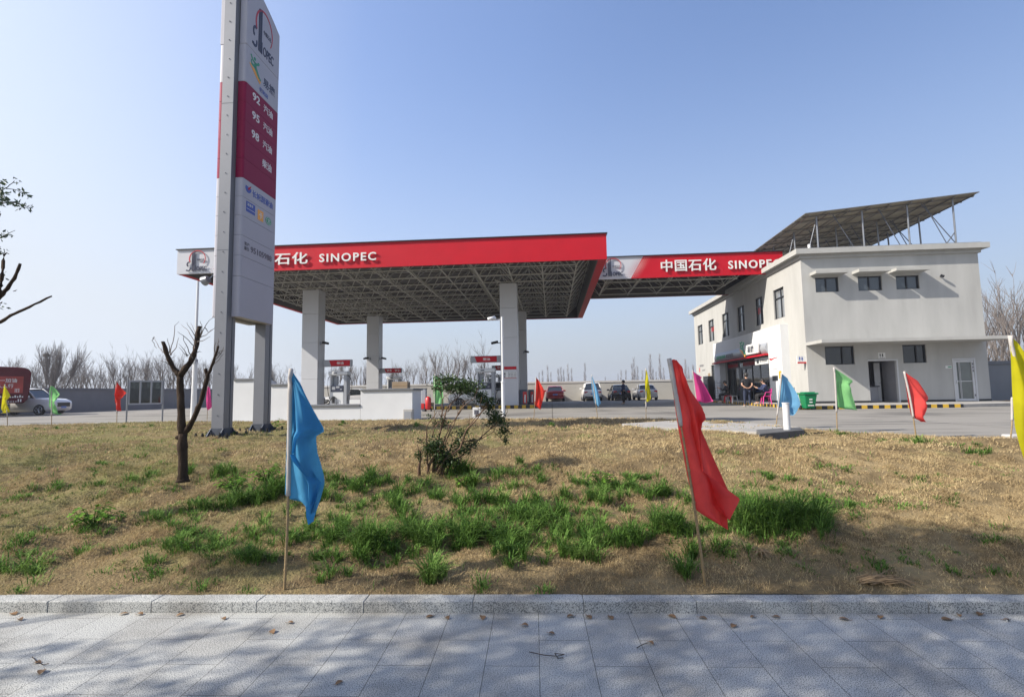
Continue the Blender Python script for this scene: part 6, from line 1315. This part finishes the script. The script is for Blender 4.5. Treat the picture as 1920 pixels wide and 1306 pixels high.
# far poplars
pv_ = []
for i in range(2):
    r_ = random.Random(300+i); g = MB(); g.tube([(0, 0, -1), (0, 0, 6.5)], [.07, .01], 4, False)
    for k in range(70):
        z = .6+5.4*r_.random(); a = r_.uniform(0, 6.28); L = .55*(1-.75*z/6.5)+.2; g.tube([(0, 0, z), (math.cos(a)*L*.45, math.sin(a)*L*.45, z+L*1.3), (math.cos(a)*L*.55, math.sin(a)*L*.55, z+L*2)], [.025, .018, .008], 3, False)
    pv_.append(g.build('poplar', M['poplar'], frame='W'))
for u, h in sorted(((676, 14), (682, 12), (708, 13), (1012, 10), (1018, 12), (1028, 14), (1034, 10), (1048, 11), (1053, 13), (1058, 11), (1066, 14), (1073, 12), (1098, 15), (1136, 8), (1160, 9), (1166, 11), (1175, 10), (1187, 14), (1191, 15), (1197, 13), (1206, 10), (1222, 16), (1226, 12), (1232, 10), (1240, 17), (1246, 11), (1258, 9), (1270, 10), (1288, 15), (1293, 12), (1302, 12), (950, 10), (962, 12))):
    k = r7.randrange(2); put(k, u, 235+r7.uniform(-20, 20), h, 'slender bare poplar on the far horizon', 'far poplars on the horizon', lib=pv_)
g = MB(); r_ = random.Random(5)                 # hazy far tree line
for i in range(500):
    x = -260+i*1.3; z = 2.6+3.0*abs(mn.noise(Vector((x*.03, 0, 0))))+r_.uniform(0, 1.5); y = 330+r_.uniform(-12, 12); g.tube([(x, y, 0), (x+r_.uniform(-.5, .5), y, z)], [.5, .1], 3, False)
g.build('far_woods', M['poplar'], frame='W', kind='stuff')
# undergrowth right of the building
g = MB()
for i in range(1500):
    x = r_.uniform(27, 60); y = r_.uniform(31.5, 37) - .075*x+1.6; h_ = r_.uniform(1.8, 3.6); g.tube([(x, y, .4), (x+r_.uniform(-.3, .3), y+r_.uniform(-.2, .2), .4+h_)], [.012, .004], 3, False)
M['reed'] = mat('reed', (.26, .18, .10), .9, var=.25, scale=.6); g.build('reeds', M['reed'], frame='W', kind='stuff')

# ------------------------------------------------------------------ turf and grass
def blades(P, h, w_, rng, lean=.5, fw=None):
    n = len(P); a = rng.uniform(0, 2*math.pi, n); wd = np.stack([np.cos(a), np.sin(a), np.zeros(n)], 1)*w_[:, None]
    b = rng.uniform(0, 2*math.pi, n); ln = np.stack([np.cos(b), np.sin(b), np.zeros(n)], 1)*(h*lean*rng.uniform(.2, 1.4, n))[:, None]; tip = P+ln; tip[:, 2] += h
    V = np.stack([P-wd, P+wd, tip], 1).reshape(-1, 3); return V, np.arange(n*3).reshape(-1, 3)
rng = np.random.default_rng(2)
def scatter(n, x0, x1, y0, y1):
    x = rng.uniform(x0, x1, n); y = rng.uniform(y0, y1, n); k = (y > lawn_y0(x)+.012) & (y < lawn_y1(x)-.03) & (np.abs(x) < y*1.06+.6); x, y = x[k], y[k]; return np.stack([x, y, lawn_z(x, y)-.004], 1)
Vs, Fs, off = [], [], 0
for n, y0, y1, hh, ww in ((300000, 3.7, 5.4, .030, .0022), (240000, 5.4, 7.6, .034, .0036), (150000, 7.6, 11.5, .038, .0065), (100000, 11.5, 20.5, .045, .012)):
    P = scatter(n, -y1*1.05, min(11, y1*1.05), y0, y1); dens = vn(P[:, 0], P[:, 1], 2.1)*.35+vn(P[:, 0], P[:, 1], 6)*.35+vn(P[:, 0], P[:, 1], 15)*.3; P = P[rng.random(len(P)) < np.clip((dens-.34)*4.5, .10, 1)*(1-.8*seam(P[:, 0], P[:, 1]))*np.clip(.45+(P[:, 1]-lawn_y0(P[:, 0])-.35)*.5, .45, 1)]
    k = len(P); V, Fc = blades(P, hh*rng.uniform(.5, 1.5, k)*(.6+.8*vn(P[:, 0], P[:, 1], 2.3)), ww*rng.uniform(.7, 1.3, k), rng, .9); Vs.append(V); Fs.append(Fc+off); off += len(V)
npmesh('dry_turf', np.concatenate(Vs), np.concatenate(Fs), M['turf'], 'stuff')
def long_blades(P, h, w_, rng, lean, out_a=None):
    n = len(P); a = rng.uniform(0, 2*math.pi, n) if out_a is None else out_a+rng.normal(0, .5, n)-math.pi/2; b = a+math.pi/2+rng.normal(0, .3, n); wd = np.stack([np.cos(a), np.sin(a), np.zeros(n)], 1); ld = np.stack([np.cos(b), np.sin(b), np.zeros(n)], 1)
    out = []; L = (h*lean)[:, None]
    for f, fl, ww in ((0, 0, .8), (.45, .16, 1), (.8, .5, .75), (.96, 1.0, 0)):
        c = P+ld*L*fl; c = c.copy(); c[:, 2] += h*f*(1-.25*lean*fl); out += ([c-wd*(w_*ww)[:, None], c+wd*(w_*ww)[:, None]] if ww else [c])
    V = np.stack(out, 1).reshape(-1, 3); k = np.arange(n)[:, None]*7
    Fc = np.concatenate([k+np.array([[0, 1, 3]]), k+np.array([[0, 3, 2]]), k+np.array([[2, 3, 5]]), k+np.array([[2, 5, 4]]), k+np.array([[4, 5, 6]])]); return V, Fc
CL = [(455, 950, .26, .20, 420), (520, 930, .26, .24, 460), (600, 940, .22, .19, 300), (630, 905, .2, .15, 200), (420, 920, .2, .16, 220), (385, 960, .2, .12, 160),
 (700, 905, .3, .17, 350), (760, 890, .25, .17, 300), (860, 888, .22, .20, 380), (885, 908, .2, .15, 230), (940, 888, .13, .10, 110), (975, 862, .12, .11, 90), (660, 930, .3, .11, 240),
 (690, 1035, .22, .23, 480), (640, 1005, .25, .18, 280), (760, 1010, .25, .20, 420), (800, 1015, .32, .21, 560), (880, 1022, .32, .21, 560), (950, 1025, .28, .19, 420), (995, 1005, .28, .17, 380), (1060, 1000, .25, .15, 280), (1100, 1025, .2, .14, 220), (730, 1050, .2, .12, 200),
 (870, 950, .25, .15, 280), (920, 955, .25, .16, 320), (1000, 950, .25, .15, 280), (1050, 962, .22, .13, 220), (1110, 935, .3, .16, 420), (1170, 935, .35, .14, 420), (1240, 928, .3, .14, 360), (1080, 900, .3, .10, 200), (1200, 900, .3, .09, 200),
 (1185, 1020, .14, .19, 260), (1265, 1005, .2, .22, 380), (1235, 985, .2, .16, 220), (1410, 990, .24, .25, 560), (1450, 985, .28, .27, 700), (1492, 990, .25, .25, 560), (1522, 975, .2, .17, 280), (1562, 958, .2, .10, 150), (1595, 968, .15, .08, 100), (1345, 985, .2, .18, 260), (1375, 960, .2, .15, 220),
 (40, 1072, .22, .13, 260), (385, 1030, .32, .12, 330), (490, 1050, .17, .11, 150), (622, 1085, .11, .15, 110), (805, 1090, .10, .18, 150), (735, 965, .2, .11, 180), (975, 1063, .19, .12, 160), (1017, 1108, .08, .07, 50), (905, 1102, .09, .08, 60), (330, 1030, .2, .09, 140), (560, 1020, .2, .12, 160), (600, 1050, .2, .10, 140),
 (1640, 1068, .16, .05, 120), (1870, 1032, .35, .05, 200), (190, 873, .17, .11, 160), (300, 965, .3, .10, 260), (250, 930, .3, .09, 200), (150, 1043, .1, .08, 60), (30, 960, .3, .07, 120), (100, 950, .2, .08, 120), (1560, 862, .3, .05, 130), (1655, 878, .22, .06, 120), (1830, 872, .2, .05, 80), (1480, 880, .2, .05, 80), (1720, 900, .2, .05, 70), (1780, 960, .15, .05, 60), (1010, 880, .2, .08, 120), (960, 920, .2, .10, 150), (560, 880, .3, .09, 180), (340, 1000, .2, .08, 120), (1310, 940, .2, .12, 160), (470, 1010, .2, .08, 120),
 (1100, 870, .25, .05, 90), (1370, 850, .3, .05, 80), (840, 860, .3, .07, 120), (700, 850, .3, .06, 90), (590, 800, .3, .12, 90), (555, 790, .2, .14, 70), (1030, 800, .6, .08, 120), (900, 800, .6, .08, 120), (780, 800, .5, .08, 120), (640, 795, .6, .08, 120), (200, 803, .7, .08, 160), (280, 800, .6, .10, 160), (100, 806, .8, .08, 160), (1575, 812, .4, .07, 120), (1720, 826, .3, .10, 120), (1850, 836, .3, .10, 120), (1650, 824, .4, .05, 120), (1790, 832, .4, .05, 160), (450, 812, .3, .10, 90)]
rg = random.Random(77)
for i in range(150):
    u = rg.uniform(330, 1600); v = rg.triangular(860, 1085, 985); q = 1 if 560 < u < 1300 else .7
    CL.append((u, v, rg.uniform(.07, .2), rg.uniform(.06, .17)*q, int(rg.uniform(40, 130))))
for i in range(60): CL.append((rg.uniform(-20, 420), rg.uniform(850, 1100), rg.uniform(.08, .25), rg.uniform(.03, .08), int(rg.uniform(30, 90))))
for i in range(45): CL.append((rg.uniform(1450, 1930), rg.uniform(835, 1080), rg.uniform(.06, .22), rg.uniform(.02, .05), int(rg.uniform(30, 80))))
Vs, Fs, off = [], [], 0
for (u, v, sp_, h_, n) in CL:
    c = lawnpt(u, v); nt_ = max(3, int(n/24)); n = int(n*1.2); big = h_ > .1
    rt = np.abs(rng.normal(size=nt_))*sp_*.62; at = rng.uniform(0, 6.28, nt_); tx = c.x+np.cos(at)*rt*1.15; ty = c.y+np.sin(at)*rt*.9; th_ = h_*rng.uniform(.55, 1.35, nt_)*np.exp(-(rt/sp_)**2*.35)
    k = rng.integers(0, nt_, n); r_ = np.abs(rng.normal(size=n))*(.028 if big else .05); a = rng.uniform(0, 6.28, n); x = tx[k]+np.cos(a)*r_; y = ty[k]+np.sin(a)*r_; kk = (y > lawn_y0(x)+.02) & (y < lawn_y1(x)+.1); x, y, a, k = x[kk], y[kk], a[kk], k[kk]
    P = np.stack([x, y, lawn_z(x, y)-.005], 1); hh = th_[k]*1.15*rng.uniform(.5, 1.2, len(x)); V, Fc = long_blades(P, hh, (.0030+.0018*rng.random(len(x)))*(1+max(0, c.y-6)*.12), rng, rng.uniform(.25, 1.25, len(x)), a); Vs.append(V); Fs.append(Fc+off); off += len(V)
npmesh('green_grass', np.concatenate(Vs), np.concatenate(Fs), M['grass'], 'stuff')
# thin scattered green shoots
P = scatter(9000, -15, 9, 3.9, 14); gg = vn(P[:, 0], P[:, 1], .55)*.6+vn(P[:, 0], P[:, 1], 1.7)*.4+np.clip(-P[:, 0], -3, 6)*.02; P = P[gg+rng.normal(0, .05, len(P)) > .56]
V, Fc = long_blades(P, .07*rng.uniform(.4, 1.5, len(P)), .0025*(1+P[:, 1]*.1), rng, rng.uniform(.3, 1.3, len(P))); npmesh('grass_shoots', V, Fc, M['grass'], 'stuff')
# broad leaved weeds
def weed(u, v, n, size, h_, label, seed):
    r_ = random.Random(seed); c = lawnpt(u, v); t = thing('leafy_weed', label, 'weed', c, 'W'); gs, gl = MB(), MB()
    for i in range(n):
        a = r_.uniform(0, 6.28); el = r_.uniform(.5, 1.25); L = h_*r_.uniform(.6, 1.2); d = Vector((math.cos(a)*math.cos(el), math.sin(a)*math.cos(el), math.sin(el))); p1 = c+d*L; gs.tube([c, c+d*L*.5+ZA*.01, p1], [.004, .003, .002], 4)
        f = Vector((math.cos(a), math.sin(a), r_.uniform(-.45, .25))).normalized(); s = f.cross(ZA).normalized(); nn = s.cross(f); z = size*r_.uniform(.6, 1.15); m_ = 6; V = [p1]; Fc = []
        for k in range(1, m_+1):
            q = k/m_; wd = z*.42*math.sin(math.pi*min(1, q*1.02))**.7*(1.3 if k % 2 else .5); m2 = p1+f*z*q-ZA*z*.22*q*q; V += [m2-s*wd+nn*wd*.35, m2, m2+s*wd+nn*wd*.35]
        for k in range(m_):
            if k == 0: Fc += [(0, 1, 2), (0, 2, 3)]
            else: b = 1+(k-1)*3; Fc += [(b, b+3, b+4, b+1), (b+1, b+4, b+5, b+2)]
        gl.add(V, Fc)
    gs.build('stalks', M['grass'], t); gl.build('leaves', M['weed'], t, smooth=True)
weed(175, 985, 58, .075, .21, 'big leafy green weed on the left part of the lawn', 1)
weed(440, 935, 50, .065, .19, 'leafy weed mixed with grass at the left of the blue flag pole', 2); weed(500, 915, 60, .06, .22, 'second leafy weed touching the blue flag from the left', 3)
weed(1125, 925, 46, .06, .16, 'leafy pale weed in the green patch left of the big red flag', 4); weed(1535, 955, 20, .05, .15, 'yellow flowering weed at the right end of the tall grass by the red flag', 5)
weed(870, 905, 22, .05, .14, 'small weed at the foot of the shrub', 6); weed(512, 806, 22, .10, .3, 'weed beside the rear post base of the pylon', 7); weed(830, 795, 12, .08, .14, 'tiny weed at the far edge of the lawn behind the shrub', 8)
# dry clump and litter on the lawn
r_ = random.Random(9); c = lawnpt(1640, 1092); t = thing('dry_grass_bundle', 'flattened bundle of dry brown stalks lying on the shaded lawn at the right', 'dry grass', c, 'W'); g = MB()
for i in range(70): a = r_.uniform(-.5, .4); L = r_.uniform(.08, .30); b = c+Vector((r_.uniform(-.13, .05), r_.uniform(-.05, .05), r_.uniform(0, .03))); g.tube([b, b+Vector((math.cos(a)*L*.6, math.sin(a)*L*.6, .03)), b+Vector((math.cos(a)*L, math.sin(a)*L, -.01))], [.004, .003, .001], 4)
g.build('stalks', M['reed'], t)
c = lawnpt(1425, 1040); t = thing('dry_grass_bundle', 'small upright tuft of dead brown leaves right of the red flag pole', 'dry grass', c, 'W'); g = MB()
for i in range(34): a = r_.uniform(0, 6.28); L = r_.uniform(.04, .1); g.tube([c, c+Vector((math.cos(a)*L*.5, math.sin(a)*L*.5, .05)), c+Vector((math.cos(a)*L, math.sin(a)*L, r_.uniform(.0, .05)))], [.006, .005, .001], 4)
g.build('stalks', M['reed'], t)
# fallen leaves and twigs on the paving
LV = [(25, 1150), (37, 1161), (70, 1241), (78, 1259), (232, 1150), (262, 1151), (338, 1152), (419, 1159), (510, 1184), (544, 1167), (806, 1155), (838, 1158), (905, 1157), (984, 1172), (1034, 1187), (1070, 1155), (1104, 1156), (1145, 1157), (1220, 1205), (636, 1279), (1260, 1155), (1318, 1158), (1376, 1173), (1412, 1156), (1456, 1156), (1583, 1160), (1651, 1156), (1775, 1160), (1798, 1153), (1838, 1151), (1888, 1162)]
LV.sort(); near = [q for q in LV if q[1] < 1162.5]; far = [q for q in LV if q[1] >= 1162.5]
def ordn(i): return ('first', 'second', 'third', 'fourth', 'fifth', 'sixth', 'seventh', 'eighth', 'ninth', 'tenth', 'eleventh', 'twelfth', 'thirteenth', 'fourteenth', 'fifteenth', 'sixteenth', 'seventeenth', 'eighteenth', 'nineteenth', 'twentieth', 'twenty-first', 'twenty-second', 'twenty-third', 'twenty-fourth', 'twenty-fifth')[i]
for lst, txt in ((near, 'dry brown leaf lying along the foot of the kerb, %s from the left'), (far, 'dry brown leaf lying out on the open paving, %s from the left')):
    for i, (u, v) in enumerate(lst):
        c = gp(u, v, .004); r_ = random.Random(u*7+v); a = r_.uniform(0, 6.28); L = r_.uniform(.032, .054); rl, rr2 = r_.uniform(0, .45), r_.uniform(0, .45); f = Vector((math.cos(a), math.sin(a), 0)); s = Vector((-f.y, f.x, 0)); V = []
        for k in range(7):
            q = k/6; wd = L*.42*math.sin(math.pi*q)**.6 if 0 < k < 6 else .0005; m2 = c+f*(q-.5)*L*1.3+ZA*(.007*math.sin(q*3)); V += [m2-s*wd+ZA*wd*rl, m2, m2+s*wd+ZA*wd*rr2]
        g = MB().add(V, [(k*3+j, k*3+j+1, k*3+j+4, k*3+j+3) for k in range(6) for j in range(2)]); g.tube([c-f*L*.65, c-f*L*.95+ZA*.004], .0012, 4)
        o = g.build('fallen_leaf', M['leaf_dry'], frame='W', base=c, smooth=True); tag(o, txt % ordn(i), 'leaf', 'fallen leaves on the paving')
for pts, lb in (([(992, 1221), (1020, 1227), (1045, 1229), (1058, 1226), (1040, 1224), (1046, 1233), (1056, 1232)], 'thin dark curled twig on the paving below the middle of the picture'), ([(60, 1230), (68, 1238), (80, 1245), (92, 1243)], 'short dark twig on the paving at the lower left'), ([(1194, 1214), (1203, 1208), (1214, 1204)], 'tiny twig touching a dry leaf on the paving right of centre')):
    q = [gp(u, v, .008+.006*(i % 2)) for i, (u, v) in enumerate(pts)]; tag(MB().tube(q, .0022, 5).build('twig', M['bark'], frame='W', base=q[0]), lb, 'twig')
t = thing('cigarette_end', 'white and dark cigarette end lying on the paving at the far right', 'cigarette end', gp(1888, 1163, .006), 'W'); q = gp(1888, 1163, .006); MB().tube([q, q+Vector((.012, .01, 0))], .004, 6).build('filter', M['letter'], t); MB().tube([q+Vector((.0125, .0105, 0)), q+Vector((.03, .02, 0))], .004, 6).build('ash', M['black'], t)

# ------------------------------------------------------------------ haze
hm = bpy.data.materials.new('haze_air'); hm.use_nodes = True; n_ = hm.node_tree.nodes; n_.remove(n_['Principled BSDF'])
vp = n_.new('ShaderNodeVolumePrincipled'); vp.inputs['Color'].default_value = (.82, .86, .95, 1); vp.inputs['Density'].default_value = .0007; vp.inputs['Anisotropy'].default_value = .3
hm.node_tree.links.new(vp.outputs[0], n_['Material Output'].inputs['Volume'])
MB().box(-5200, 5200, -420, 5200, -1.2, 30).build('haze', hm, frame='W', kind='stuff')
